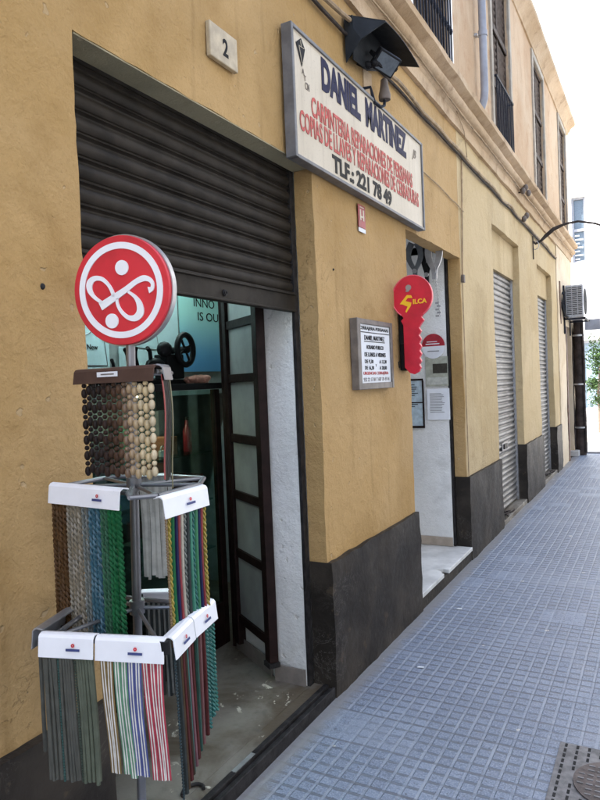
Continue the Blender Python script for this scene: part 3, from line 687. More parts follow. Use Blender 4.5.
# ---- recessed silver shutters further down
def silver(y0, y1, ztop, zl, grp_lab, plate=True):
    G().box((-.16, y0-.10, zl), (-.065, y1+.10, ztop+.1)).build('lintel', 'wall2', B)
    o = slat_sheet(y0-.02, y1-.02, .06, zl+.05, .062, .016, -.108, 8).build('roller_shutter', 'galv', B, smooth=True); tag(o, grp_lab)
    for a in (y0+.001, y1-.045): G().box((-.105, a, .05), (-.078, a+.04, zl-.002)).build('shutter_track', 'alu', B)
    g = G().box((-.30, y0+.003, -.01), (.012, y1-.003, .05)); g.build('doorstep', 'cement', B, bevel=.004)
    if plate:
        lp = G().box((-.090, y0+.55, .715), (-.084, y0+.85, .80)).build('lock_plate', 'greymetal', o, bevel=.002)
        G().box((-.0835, y0+.62, .73), (-.072, y0+.78, .785)).build('lock', 'blackpl', o, bevel=.003)
silver(C0, C1, CH, 2.665, 'silver roller shutter fully closed beside the doorway pillar')
silver(E0, E1, EH, 2.665, 'silver roller shutter fully closed farther along the alley', False)
def offcut(x, y, z, k, lab):
    g = G(); rnd = random.Random(k)
    for j in range(5):
        a = rnd.uniform(0, 3.1); pts = []
        for i in range(9):
            t = i/8-.5; pts.append((x+.10*t*math.cos(a)+.03*math.sin(5*t+j), y+.42*t*math.sin(a+.8)+.05*math.cos(6*t), z+.012+.035*abs(math.sin(3*t+j))))
        g.tube(pts, .007, 6)
    tag(g.build('cable_offcut', 'cable', smooth=True), lab, 'cable')
offcut(-.02, 7.05, .052, 3, 'tangled black cable scraps on the step of the nearer silver shutter')
offcut(-.02, 10.1, .052, 4, 'tangled black cable scraps on the step of the farther silver shutter')
# far doorway
G().box((-.20, F0-.02, -.01), (-.13, F1+.02, FH+.05)).build('far_door', 'rust', B)
G().box((-.10, F1-.10, .0), (.10, F1+.15, .10)).build('far_doorstep', 'road', B, bevel=.01)
G().box((-.12, F0-.0, .0), (.030, F0+.12, FH-.01)).build('far_door_post', 'rust', B)

# ---- upper windows
def window(a, b, first=False):
    W = G().box((-.13, a-.05, 3.935), (-.11, b+.05, 5.89)).build('window', 'woodwin', B)
    g = G(); z0, z1 = 3.962, 5.88
    g.box((-.01, b+.001, z0), (.022, b+.085, z1+.08)); g.box((-.01, a-.085, z0), (.022, a-.001, z1+.08)); g.box((-.01, a, z1-.003), (.022, b, z1+.08))
    g.build('surround', 'stonefr' if not first else 'white', W, bevel=.004)
    g = G(); n = 26
    for k in range(n):
        z = 3.97+k*(1.88/n)
        for (p, q) in ((a+.02, (a+b)/2-.02), ((a+b)/2+.02, b-.02)): g.add([(-.058, p, z), (-.058, q, z), (-.032, q, z+.05), (-.032, p, z+.05), (-.064, p, z+.004), (-.064, q, z+.004), (-.038, q, z+.054), (-.038, p, z+.054)], [(0,1,2,3),(4,7,6,5),(0,3,7,4),(1,5,6,2),(3,2,6,7),(0,4,5,1)])
    for yq in (a+.004, (a+b)/2-.018, (a+b)/2+.004, b-.022): g.box((-.108, yq, 3.965), (-.028, yq+.016, 5.875))
    for zq in (4.6, 5.2, 5.84): g.box((-.026, a+.01, zq), (-.014, b-.01, zq+.06))
    g.build('shutters', 'woodwin', W)
    if a > 9: return
    g = G(); zt = 4.62
    g.box((.028, a+.01, zt), (.046, b-.01, zt+.022)); g.box((.030, a+.01, 3.99), (.044, b-.01, 4.005))
    k = int((b-a)/.075)
    for i in range(k+1):
        y = a+.03+(b-a-.06)*i/k; g.tube([(.037, y, 4.003), (.037, y, zt+.001)], .0065, 6)
        if first: g.ell((.037, y, 4.32), (.014, .014, .03), 6, 4)
    for yq in (a+.01, b-.03): g.box((-.02, yq, zt+.002), (.03, yq+.018, zt+.018)); g.box((-.02, yq, 3.99), (.03, yq+.018, 4.003))
    g.build('railing', 'iron', W)
for i, (a, b) in enumerate(WINS): window(a, b, i == 3)
# downpipe
dp = thing('downpipe', (.07, 6.25, 3.9), 'grey plastic downpipe between the first two upper windows', 'pipe')
G().tube([(.075, 6.27, 6.0), (.075, 6.27, 4.20), (.068, 6.27, 4.12), (.03, 6.27, 4.02), (-.01, 6.27, 3.97)], .036, 16).build('pipe', 'pipegrey', dp, smooth=True)
for zc in (4.72, 5.45): G().tube([(.075, 6.27, zc-.025), (.075, 6.27, zc+.025)], .042, 16).build('collar', 'pipegrey', dp, smooth=True); G().box((.0, 6.245, zc-.01), (.03, 6.295, zc+.01)).build('bracket', 'alu', dp)

# ---- cables and conduits on the facade
def cab(name, pts, r, m, lab, cat='cable', wob=.008, n=90):
    P = []; pts = [Vector(p) for p in pts]
    for a, b in zip(pts, pts[1:]):
        k = max(2, int((b-a).length/.12)); P += [a.lerp(b, i/k) for i in range(k)]
    P.append(pts[-1]); P = [p+Vector((0, 0, noise.noise(p*2.3)*wob*1.5+noise.noise(p*9)*wob*.4)) for p in P]
    return tag(G().tube(P, r, 7).build(name, m, smooth=True), lab, cat)
cab('wall_cable', [(.022, -5, 3.43), (.022, 2.6, 3.40), (.022, 3.2, 3.40), (.022, 8.6, 3.375), (.02, 11.2, 3.36)], .010, 'cable', 'dark cable running just above the shop sign along the whole facade')
cab('wall_cable', [(.04, -5, 3.46), (.04, 2.9, 3.44), (.045, 3.5, 3.50), (.035, 3.9, 3.42), (.028, 7, 3.405), (.028, 11.2, 3.385)], .013, 'cablebr', 'ochre painted cable twisted along the dark one above the sign', wob=.02)
cab('wall_cable', [(.065, -5, 3.70), (.065, 4.6, 3.715), (.065, 5.4, 3.70), (.06, 9, 3.705), (.06, 13.2, 3.70)], .006, 'cablebr', 'thin peach painted cable laid on the cornice moulding', wob=.014)
cab('wall_cable', [(.05, 5.35, 3.70), (.04, 5.6, 3.62), (.02, 5.75, 3.45), (.016, 5.6, 3.40)], .0035, 'cablebr', 'short dark cable dropping from the cornice to the vertical conduit')
cab('wall_conduit', [(.012, 5.60, 3.39), (.012, 5.50, 2.46), (.012, 5.50, 2.40)], .007, 'cablebr', 'thin ochre conduit coming down to the junction right of the doorway', 'conduit', wob=.003)
cab('wall_conduit', [(.010, 5.495, 2.34), (.010, 5.485, .71)], .004, 'cablebr', 'thin ochre conduit running down the pillar right of the doorway', 'conduit', wob=.002)
tag(G().box((.004, 5.48, 2.335), (.028, 5.52, 2.40)).build('junction_box', 'ceram', bevel=.004), 'small brown junction box on the conduit right of the doorway', 'junction box')
cab('wall_cable', [(.012, 4.40, 3.02), (.012, 5.0, 2.99), (.012, 5.6, 2.95)], .004, 'cablebr', 'thin cable from the right end of the shop sign to the conduit', wob=.01)
cab('wall_cable', [(.012, 9.1, 3.36), (.014, 9.1, 3.05)], .008, 'cable', 'short dark cable stub hanging where the thick cable leaves the facade')
# insulators on the cornice
for k, (y, z, x) in enumerate(((8.02, 3.68, .09), (8.22, 3.40, .06))):
    q = thing('cable_insulator', (x, y, z), ('cluster of pale insulators on the cornice above the nearer silver shutter', 'pale insulator below the cornice above the nearer silver shutter')[k], 'insulator')
    for j in range(3 if k == 0 else 2): G().ell((x+.02*j, y+.07*j, z+.05*(j % 2)), (.03, .03, .04)).build('knob', 'ceram', q, smooth=True)
    G().tube([(0, y+.05, z), (x, y+.05, z)], .008, 6).build('pin', 'cable', q)
# thick cable leaping across the alley
arc = [(-.0, 9.15, 3.30), (.03, 9.2, 3.27), (.10, 9.2, 3.30), (.16, 9.2, 3.355), (.26, 9.2, 3.43), (.40, 9.2, 3.475), (.56, 9.2, 3.485), (.75, 9.2, 3.43), (.95, 9.2, 3.33), (1.4, 9.2, 3.02), (2.2, 9.2, 2.95), (3.3, 9.2, 3.25)]
ac_ = thing('overhead_cable', (0, 9.2, 3.3), 'thick black cable arching out from the facade across the alley', 'cable')
G().tube(arc, [.014, .016, .017, .026, .027, .016, .014, .013, .013, .013, .013, .013], 10).build('cable', 'cable', ac_, smooth=True)
G().tube([(.03+.045*math.cos(q), 9.17, 3.245+.055*math.sin(q)) for q in [2*math.pi*i/20 for i in range(21)]], .005, 6, caps=False).build('fixing_ring', 'alu', ac_, smooth=True)

# ---- shop sign
FX = .060
sg = thing('shop_sign', (0, 3.45, 2.54), 'large yellowed rectangular shop sign with navy, red and black lettering above the doorway', 'sign')
s0, s1, sz0, sz1 = 2.575, 4.36, 2.555, 3.145
G().box((.012, s0+.01, sz0+.01), (FX-.006, s1-.01, sz1-.01)).build('panel', 'panel', sg)
g = G().box((.01, s0-.012, sz0-.0), (FX+.004, s0+.008, sz1)); g.box((.01, s1-.006, sz0), (FX+.004, s1+.012, sz1)); g.box((.01, s0+.0085, sz0-.001), (FX+.003, s1-.0065, sz0+.016)); g.box((.01, s0+.0085, sz1-.016), (FX+.003, s1-.0065, sz1+.001))
g.build('frame', 'signframe', sg, bevel=.003)
O = (FX-.005, 0, 0)
text('DANIEL  MARTINEZ', O, AXW, 2.865, 4.06, 2.955, 3.115, 'blueblk', sg, bold=.05)
text('CARPINTERIA REPARACIONES DE PERSIANAS', O, AXW, 2.745, 4.155, 2.79, 2.885, 'redlet', sg, bold=.02)
text('COPIAS DE LLAVES Y REPARACIONES DE CERRADURAS', O, AXW, 2.625, 4.27, 2.69, 2.785, 'redlet', sg, bold=.02)
text('TLF.: 221 78 49', O, AXW, 2.95, 3.76, 2.585, 2.675, 'black', sg, bold=.04)
# black emblem top left: cut gem over faint letters
g = G(); fx = FX-.005
g.prism([(2.615, 3.075), (2.665, 3.112), (2.70, 3.075), (2.665, 2.985)], (fx, 0, 0), (0,1,0), (0,0,1), (.002, 0, 0)); g.build('emblem', 'black', sg)
g = G()
for a, b in (((2.64, 3.07), (2.665, 3.0)), ((2.64, 3.07), (2.69, 3.075)), ((2.655, 3.10), (2.665, 3.07))): g.tube([(fx+.0025, *a), (fx+.0025, *b)], .0018, 4)
g.build('emblem_line', 'panel', sg)
text('A', O, AXW, 2.665, 2.685, 2.955, 2.98, 'ceram', sg, bold=0); text('T', O, AXW, 2.68, 2.70, 2.93, 2.955, 'ceram', sg, bold=0); text('CN', O, AXW, 2.69, 2.73, 2.895, 2.928, 'ceram', sg, bold=0)
text('JB', O, AXW, 4.17, 4.25, 2.985, 3.06, 'ceram', sg, bold=-.01, shear=.5)

# ---- hours plate
hs = thing('opening_hours_sign', (0, 3.47, 1.5), 'small grey framed white opening hours plate on the wall left of the red key', 'sign')
h0, h1, hz0, hz1 = 3.19, 3.71, 1.50, 1.885
G().box((.006, h0+.01, hz0+.01), (.036, h1-.01, hz1-.01)).build('panel', 'paper', hs)
g = G().box((.004, h0-.0, hz0), (.048, h0+.045, hz1)); g.box((.004, h1-.028, hz0), (.048, h1, hz1)); g.box((.004, h0+.0455, hz0), (.046, h1-.0285, hz0+.035)); g.box((.004, h0+.0455, hz1-.028), (.046, h1-.0285, hz1)); g.build('frame', 'plateframe', hs, bevel=.003)
O = (.0365, 0, 0); 
def hl(s_, z, h, a, b, m='black', bo=.01): text(s_, O, AXW, h0+a, h0+b, hz0+z, hz0+z+h, m, hs, bold=bo)
hl('CERRAJERIA-PERSIANAS', .322, .024, .055, .475, 'black'); hl('DANIEL MARTINEZ', .272, .026, .115, .41)
g = G().box((.0365, h0+.05, hz0+.312), (.038, h1-.035, hz0+.316)); g.box((.0365, h0+.11, hz0+.262), (.038, h0+.415, hz0+.266)); g.build('rule', 'black', hs)
hl('HORARIO PUBLICO', .222, .022, .14, .39); hl('DE LUNES A VIERNES', .18, .024, .11, .42)
hl('DE 9,30', .14, .024, .11, .23); hl('A 13,30', .14, .024, .32, .43); hl('Y', .125, .014, .262, .275); hl('DE 16,30', .105, .024, .11, .235); hl('A 20,00', .105, .024, .32, .43)
hl('URGENCIAS CERRAJERIA', .075, .022, .085, .455, 'redlet'); hl('952 22 17 84 Y 607 78 49 04', .043, .022, .085, .465, 'greymetal')
# tiny red sticker plate
sp_ = thing('small_red_plate', (0, 3.40, 2.38), 'tiny dark red notice plate on the plaster under the shop sign', 'sign')
G().box((.008, 3.35, 2.40), (.011, 3.445, 2.525)).build('plate', pm((.30, .025, .03)), sp_); G().box((.008, 3.35, 2.375), (.011, 3.445, 2.397)).build('strip', 'paper', sp_)
g = G(); 
for a, b, c, d in ((.37, .385, 2.44, 2.50), (.41, .425, 2.44, 2.50), (.385, .41, 2.455, 2.465), (.37, .425, 2.51, 2.515)): g.box((.011, 3+a, c), (.0125, 3+b, d))
g.build('print', 'panel', sp_)
for yq, zq, rr in ((1.215, 1.838, .007), (.985, 1.46, .006), (3.02, 2.12, .005)):
    G().ell((.0, yq, zq), (.009, rr, rr*1.3), 10, 6).build('anchor_hole', 'castdark', B, smooth=True)
# house number tile
hn = thing('house_number_tile', (0, 2.1, 2.77), 'small cream ceramic tile with the number 2 above the dark shutter', 'sign')
G().box((.004, 2.005, 2.775), (.024, 2.185, 2.905)).build('tile', mat('cream_tile', (.42, .34, .22), .4, var=.25), hn, bevel=.004)
text('2', (.0235, 0, 0), AXW, 2.085, 2.120, 2.805, 2.872, 'black', hn, bold=.03)

# ---- red key sign
ks = thing('key_sign', (.12, 3.9, 1.56), 'big red key shaped sign with yellow lettering hung beside the doorway', 'sign')
kx, kz, kr, ky = .118, 2.052, .128, 3.88
P = [(kx+kr*math.cos(R(a)), kz+kr*1.02*math.sin(R(a))) for a in range(-58, 239, 6)]
left = [(.058, 1.925), (.040, 1.91), (.055, 1.88), (.055, 1.62), (.085, 1.585), (.115, 1.575)]
right = [(.145, 1.59), (.158, 1.615), (.150, 1.635), (.163, 1.655), (.152, 1.675), (.165, 1.70), (.153, 1.72), (.166, 1.745), (.154, 1.765), (.167, 1.79), (.153, 1.815), (.168, 1.84), (.155, 1.86), (.172, 1.885), (.188, 1.905), (.172, 1.925)]
g = G().prism([(a, b) for a, b in P+left+right], (0, ky, 0), (1,0,0), (0,0,1), (0, .028, 0)); g.build('key_plate', 'redkey', ks, bevel=.003)
g = G().tube([(kx+kr*math.cos(R(a)), ky-.001, kz+kr*1.02*math.sin(R(a))) for a in range(-58, 239, 6)], .004, 6); g.build('rim_highlight', pm((.75, .1, .13), .3), ks, smooth=True)  # lighter red rim paints in the highlight along the key edge
g = G().disc((.098, ky-.004, 2.11), (1,0,0), (0,0,1), (0, .003, 0), .018, 20); g.disc((.092, ky-.006, 2.09), (1,0,0), (0,0,1), (0,.002,0), .012, 16, .006); g.build('rivet', 'alu', ks)
z = [(.088+(a-.082)*1.12-.008, 2.012+(b-2.014)*1.12) for a, b in [(.045, 2.015), (.088, 2.062), (.112, 2.058), (.118, 2.043), (.092, 2.045), (.078, 2.030), (.112, 2.018), (.108, 2.0), (.082, 1.965), (.076, 1.972), (.090, 1.998), (.062, 2.012)]]
G().prism(z, (0, ky-.003, 0), (1,0,0), (0,0,1), (0, .003, 0)).build('letter_S', 'yellow', ks)
text('ILCA', (0, ky, 0), AXS,   .124, .212, 2.006, 2.036, 'yellow', ks, bold=.03, th=.003)
g = G().box((.004, 3.93, 1.60), (.058, 4.07, 1.99)); g.build('mounting_box', 'blackpl', ks, bevel=.012)
g = G(); g.box((.058, 3.92, 1.78), (.10, 3.935, 1.82)); g.box((.02, ky+.029, 1.77), (.10, ky+.05, 1.83)); g.build('arm', 'blackpl', ks)
G().tube([(-.004, 3.95, 1.66), (.0, 3.92, 1.655), (.004, 3.925, 1.62)], .004, 6).build('lead', 'blackpl', ks)

# ---- canopy with floodlight, and little old lamp
cp = thing('floodlight_canopy', (0, 3.75, 3.3), 'curved black sheet metal hood on the wall above the shop sign', 'canopy')
g = G(); n = 12; W_ = []
def cpt(s_, t):      # s along the wall, t outward
    y = 3.25+s_*.66+.10*t*(1-s_); x = .014+.195*t; z = 3.50+.035*math.sin(math.pi*s_)*(1-.3*t)-.045*t-.02*s_*t
    return Vector((x, y, z))
N1, N2 = 12, 8
for i in range(N1+1):
    for j in range(N2+1): g.v.append(tuple(cpt(i/N1, j/N2)))
K = (N1+1)*(N2+1)
for i in range(N1+1):
    for j in range(N2+1): g.v.append(tuple(cpt(i/N1, j/N2)+Vector((0, 0, .006))))
for i in range(N1):
    for j in range(N2):
        a = i*(N2+1)+j; b = a+N2+1; g.f.append((a, a+1, b+1, b)); g.f.append((K+a, K+b, K+b+1, K+a+1))
for i in range(N1): a = i*(N2+1)+N2; b = a+N2+1; g.f.append((a, K+a, K+b, b)); a = i*(N2+1); b = a+N2+1; g.f.append((a, b, K+b, K+a))
for j in range(N2): a = j; g.f.append((a, K+a, K+a+1, a+1)); a = N1*(N2+1)+j; g.f.append((a, a+1, K+a+1, K+a))
g.build('hood', 'sheet', cp, smooth=True)
g = G(); P3 = [cpt(0, j/N2) for j in range(N2+1)]; Q3 = [Vector((.10, 3.27, 3.36)), Vector((.016, 3.25, 3.25))]
n3 = len(P3)+2; vv = [p-Vector((0,0,.001)) for p in P3]+Q3; g.add(vv+[p+Vector((0, .006, 0)) for p in vv], [tuple(range(n3-1, -1, -1)), tuple(range(n3, 2*n3))]+[(i, (i+1) % n3, n3+(i+1) % n3, n3+i) for i in range(n3)])
g.prism([(3.260, 3.26), (3.45, 3.275), (3.78, 3.40), (3.90, 3.475), (3.60, 3.525), (3.260, 3.495)], (.052, 0, 0), (0,1,0), (0,0,1), (.006, 0, 0)); g.build('cheek_and_shade_sheet', 'sheet', cp)  # side cheek, plus a black sheet painting the shadow under the hood
fl = thing('floodlight', (.15, 3.5, 3.25), 'small black square floodlight tilted under the sheet metal hood', 'lamp')
fn = Vector((.50, -.50, -.70)).normalized(); fu = Vector((.45, .80, -.25)); fu = (fu-fn*fu.dot(fn)).normalized(); fv = fn.cross(fu)
Mf = Matrix((fu, fv, fn)).transposed().to_4x4(); Mf.translation = (.145, 3.50, 3.315)
G().box((-.075, -.055, -.025), (.075, .055, .018), Mf).build('housing', 'blackpl', fl, bevel=.006)
G().box((-.064, -.044, .0182), (.064, .044, .0195), Mf).build('glass', pm((.10, .115, .13), .15), fl)
g = G(); 
for s_ in (-1, 1): g.box((s_*.079-.003, -.010, -.07), (s_*.079+.003, .010, .010), Mf)
g.box((-.082, -.010, -.075), (.082, .010, -.07), Mf); g.build('bracket', 'blackpl', fl)
g = G().tube([(.01, 3.42, 3.32), (.05, 3.44, 3.29), (.12, 3.46, 3.30), (.13, 3.52, 3.29)], .012, 8); g.ell((.06, 3.44, 3.30), (.03, .03, .02)); g.ell((.10, 3.45, 3.305), (.025, .025, .02)); g.build('arm', 'blackpl', fl, smooth=True)
ol = thing('bracket_lamp', (.05, 3.62, 3.15), 'little old grey porcelain lamp holder on a curled bracket above the sign', 'lamp')
G().tube([(.0, 3.48, 3.20), (.05, 3.50, 3.205), (.055, 3.51, 3.17), (.06, 3.53, 3.125), (.075, 3.58, 3.115), (.08, 3.63, 3.14), (.08, 3.64, 3.18)], .009, 8).build('bracket', 'iron', ol, smooth=True)
G().tube([(.08, 3.64, 3.175), (.08, 3.64, 3.20), (.08, 3.64, 3.225), (.08, 3.64, 3.255), (.08, 3.64, 3.29), (.08, 3.64, 3.30)], [.034, .036, .03, .024, .02, .008], 14).build('socket', 'ceram', ol, smooth=True)
G().box((.003, 3.50, 3.12), (.012, 3.62, 3.33)).build('backing_board', 'corn', ol)

# ---- air conditioner, pole and far things
ac = thing('air_conditioner', (.17, 12.3, 2.45), 'grey outdoor air conditioner unit on a bracket near the far end of the facade', 'air conditioner')
G().box((.05, 12.0, 2.47), (.33, 12.75, 3.02)).build('casing', pm((.42, .42, .43)), ac, bevel=.012)
g = G()
for k in range(15): g.box((.07, 11.988, 2.52+k*.032), (.145, 11.999, 2.532+k*.032)); g.box((.16, 11.988, 2.52+k*.032), (.235, 11.999, 2.532+k*.032)); g.box((.25, 11.988, 2.52+k*.032), (.31, 11.999, 2.532+k*.032))
g.build('side_louvre', 'castdark', ac)
G().ring((.331, 12.3, 2.75), (0,1,0), (0,0,1), (.008,0,0), .02, .22, 32).build('fan_grille', 'castdark', ac)
g = G(); 
for y in (11.95, 12.7): g.box((.02, y, 2.43), (.36, y+.03, 2.46)); g.box((.02, y, 2.20), (.045, y+.03, 3.02)); 
g.box((.33, 11.95, 2.432), (.355, 12.73, 2.458)); g.build('bracket', 'iron', ac)
G().tube([(.04, 11.9, 2.9), (-.02+.02, 11.8, 2.85), (.03, 11.75, 2.65), (.05, 11.8, 2.5), (.08, 12.0, 2.48)], .022, 8).build('pipe', 'blackpl', ac, smooth=True)
G().box((.005, 11.55, 2.35), (.03, 11.60, 3.05)).build('wall_rail', 'rust', ac)
pl_ = thing('corner_pole', (.13, 13.15, 0), 'dark brown pole with strapped cables at the end of the facade', 'pole')
G().tube([(.12+.003*math.sin(k*1.9), 13.12, -.01+k*.245) for k in range(12)], [.088+.004*math.sin(k*2.3) for k in range(12)], 14).build('pole', mat('tarred_pole', (.045, .034, .03), .7, var=.5, sc=7), pl_, smooth=True)
for k, (dx, dy) in enumerate(((-.105, -.03), (.085, -.06))): G().tube([(.12+dx+.006*math.sin(j*1.3), 13.12+dy, .05+j*.27) for j in range(10)], .022, 8).build('strapped_cable', 'cable', pl_, smooth=True)
for zc in (.5, 1.3, 2.2): G().tube([(.12, 13.12, zc), (.12, 13.12, zc+.03)], .112, 14).build('clamp', 'alu', pl_, smooth=True)
G().box((.24, 13.10, 2.30), (.50, 13.115, 2.50)).build('plate', 'pipegrey', pl_)
# white building across the end
fb = thing('white_building', (0, 22, 0), 'sunlit white building with narrow glazed windows closing the far end of the alley', 'building')
WF = [(-.86, -.46, 4.9, 6.9), (-3.6, -2.6, 4.2, 6.4), (.6, 1.6, 4.2, 6.4), (1.9, 2.6, 7.8, 9.8)]
def wallx(name, x0, x1, z0, z1, holes, y, m, parent):
    X = sorted(set([x0, x1]+[h[0] for h in holes]+[h[1] for h in holes])); Z = sorted(set([z0, z1]+[h[2] for h in holes]+[h[3] for h in holes])); g = G()
    for a, b in zip(X, X[1:]):
        for c, d in zip(Z, Z[1:]):
            if not any(h[0] < (a+b)/2 < h[1] and h[2] < (c+d)/2 < h[3] for h in holes): g.add([(a,y,c),(b,y,c),(b,y,d),(a,y,d)], [(0,1,2,3)])
    for h in holes:
        a, b, c, d = h; D = y+.2
        g.add([(a,y,c),(b,y,c),(b,y,d),(a,y,d),(a,D,c),(b,D,c),(b,D,d),(a,D,d)], [(0,4,5,1),(1,5,6,2),(2,6,7,3),(3,7,4,0)])
    return g.build(name, m, parent)
SHOP = [(-.75, 1.9, .35, 2.5)]
wallx('wall', -30, 9, -.02, 17, WF+SHOP, 21.9, 'farwall', fb)  # height added so the sky above the alley end reads white
G().box((-30, 22.12, -.02), (9, 28, 17)).build('wall', 'farwall', fb)
for h in WF:
    f_ = G(); a, b, c, d = h
    for p, q in (((a, 22.0, c), (a+.06, 22.06, d)), ((b-.06, 22.0, c), (b, 22.06, d)), ((a+.061, 22.0, (c+d)/2-.04), (b-.061, 22.06, (c+d)/2+.04)), ((a+.061, 22.0, d-.06), (b-.061, 22.06, d)), ((a+.061, 22.0, c), (b-.061, 22.06, c+.06))): f_.box(p, q)
    f_ = f_.build('window', 'pipegrey', fb); G().box((a+.005, 22.07, c+.005), (b-.005, 22.08, d-.005)).build('pane', pm((.10, .13, .16), .1), f_)
    if b-a < .5:
        bl = G()
        for k in range(7): bl.box((a+.07, 22.03, c+.1+k*.12), (b-.2+.1*(k % 2), 22.045, c+.14+k*.12))
        bl.build('blind', 'whitepl', f_)
sh = G()
for p, q in (((-.75, 21.95, .35), (-.69, 22.0, 2.5)), ((-.1, 21.95, .35), (-.05, 22.0, 2.5)), ((.9, 21.95, .35), (.95, 22.0, 2.5)), ((-.689, 21.95, 2.42), (1.9, 22.0, 2.5)), ((-.689, 21.95, .35), (1.9, 22.0, .42))): sh.box(p, q)
sh = sh.build('shop_window', 'pipegrey', fb); G().box((-.74, 22.01, .36), (1.89, 22.02, 2.49)).build('pane', pm((.20, .27, .33), .08), sh)
G().box((-1.2, 21.82, .1), (2.2, 21.895, .34)).build('stone_ledge', 'kerb', fb)
g = G().box((-.7, 21.6, 7.3), (.5, 21.9, 7.36)); g.box((-.7, 21.6, 7.361), (-.68, 21.62, 8.1)); g.box((-.7, 21.6, 8.1), (.5, 21.62, 8.13)); g.box((.48, 21.6, 7.361), (.5, 21.62, 8.1)); g.build('balcony', 'farwall', fb)
# small street tree seen past the pole
tr = thing('street_tree', (.08, 17.9, 0), 'small dark green street tree behind the corner pole', 'tree')
G().tube([(.08, 17.9, -.02), (.09, 17.9, .5), (.06, 17.92, 1.0), (.12, 17.9, 1.7)], [.045, .04, .033, .015], 8).build('trunk', 'bark', tr, smooth=True)
g = G(); rnd = random.Random(5)
cl = [(Vector((.10+rnd.uniform(-.20, .26), 17.9+rnd.uniform(-.3, .3), rnd.uniform(.75, 2.35))), rnd.uniform(.10, .2)) for _ in range(44)]
for c, r in cl:
    for k in range(70):
        d = Vector((rnd.gauss(0, 1), rnd.gauss(0, 1), rnd.gauss(0, 1))).normalized()*r*rnd.uniform(.5, 1.1); p = c+d
        a = Vector((rnd.gauss(0, 1), rnd.gauss(0, 1), rnd.gauss(0, .6))).normalized(); b = a.cross(Vector((rnd.gauss(0, 1), rnd.gauss(0, 1), 1))).normalized(); s_ = rnd.uniform(.025, .05)
        g.add([p-a*s_, p+b*s_*.45, p+a*s_, p-b*s_*.45], [(0,1,2,3)])
g.build('crown', 'leaf', tr)

# ---- building on the other side of the alley (seen only from other viewpoints, bounces the light)
ob = thing('opposite_building', (3.6, 4, 0), 'grey blue building on the other side of the alley, out of view', 'building')
OW = [(y, y+1.0, z, z+2.0) for y in (-6, -3.2, -.4, 2.4, 5.2, 8.0, 10.8) for z in (.3, 4.0)]
def ohole(): return [(a, b, c, d) for a, b, c, d in OW]
wall('wall', -8, 13.2, -.02, 7.2, ohole(), 'opp', x=3.40, depth=.2, near=.3, far=.3, sgn=-1, parent=ob)
G().box((3.62, -8, -.02), (7.5, 13.2, 7.2)).build('wall', 'opp', ob)
for a, b, c, d in OW: G().box((3.57, a-.02, c-.02), (3.60, b+.02, d+.02)).build('window', 'woodwin', ob)

# ------------------------------------------------------------ manhole cover
mh = thing('manhole_cover', (1.2, 2.65, 0), 'slotted square drain frame with round iron lid set in the paving', 'manhole cover')
mx0, mx1, my0, my1 = 1.045, 1.505, 2.42, 2.86
G().box((mx0, my0, .002), (mx1, my1, .006)).build('frame', 'castiron', mh, bevel=.001)
g = G(); mc = (1.275, 2.62)
for i in range(10):
    for j in range(11):
        x = mx0+.025+i*.044; y = my0+.02+j*.040
        if math.hypot(x-mc[0], y-mc[1]) > .165: g.box((x-.005, y-.012, .0062), (x+.005, y+.012, .0075))
g.build('slots', 'castdark', mh)
g = G().disc((mc[0], mc[1], .0065), (1,0,0), (0,1,0), (0,0,.005), .155, 48); g.build('lid', mat('lid_iron', (.11, .09, .085), .6, .4, var=.4, sc=25, bs=.4), mh)
g = G()
for i in range(-4, 5):
    for j in range(-4, 5):
        if math.hypot(i, j) < 4.3: g.box((mc[0]+i*.032-.011, mc[1]+j*.032-.004, .0118), (mc[0]+i*.032+.011, mc[1]+j*.032+.004, .0135))
g.build('tread_bars', 'castiron', mh)

# ------------------------------------------------------------ display stand
PT, PB = Vector((.2755, 1.2475, 1.668)), Vector((.245, 1.225, .01))     # pole top and foot (it leans a little)
def pole(z): return PB.lerp(PT, (z-PB.z)/(PT.z-PB.z))
ds = thing('display_stand', (.245, 1.225, 0), 'grey metal display stand with a round red sign above its sample racks', 'display stand')
G().tube([PB, PT+Vector((0, 0, .02))], .0115, 16).build('pole', 'greymetal', ds, smooth=True)
G().tube([(PB.x, PB.y, .001), (PB.x, PB.y, .012), (PB.x, PB.y, .016), (PB.x, PB.y, .03)], [.16, .16, .155, .03], 40).build('base_plate', 'greymetal', ds, smooth=True)
# disc sign
Nn = Vector((.20, -.98, -.03)).normalized(); U = Vector((0,0,1)).cross(Nn).normalized(); U = -U if U.x < 0 else U; V = Nn.cross(U); V = V if V.z > 0 else -V
DC = Vector((.272, 1.236, 1.800)); RR = .136
sgn_ = tag(G().disc(DC-Nn*.014, U, V, Nn*.028, RR, 72).build('round_sign', 'red', ds, smooth=True, bevel=.002), 'round red sign with white ring and double loop emblem')
G().ring(DC-Nn*.016, U, V, Nn*.0185, RR+.0005, RR+.004, 72).build('metal_rim', 'alu', sgn_, smooth=True)
G().ring(DC+Nn*.0142, U, V, Nn*.002, .103, .119, 72).build('white_ring', 'white', sgn_, smooth=True)
def L2(a, b): return DC+Nn*.0142+U*a+V*b
k_ = .119/105.   # emblem drawn on a 0..100 circle, zoom px -> metres (x right, y up)
def E(x, y): return L2((x-298)*.119/ (252), (338-y)*.119/(280))
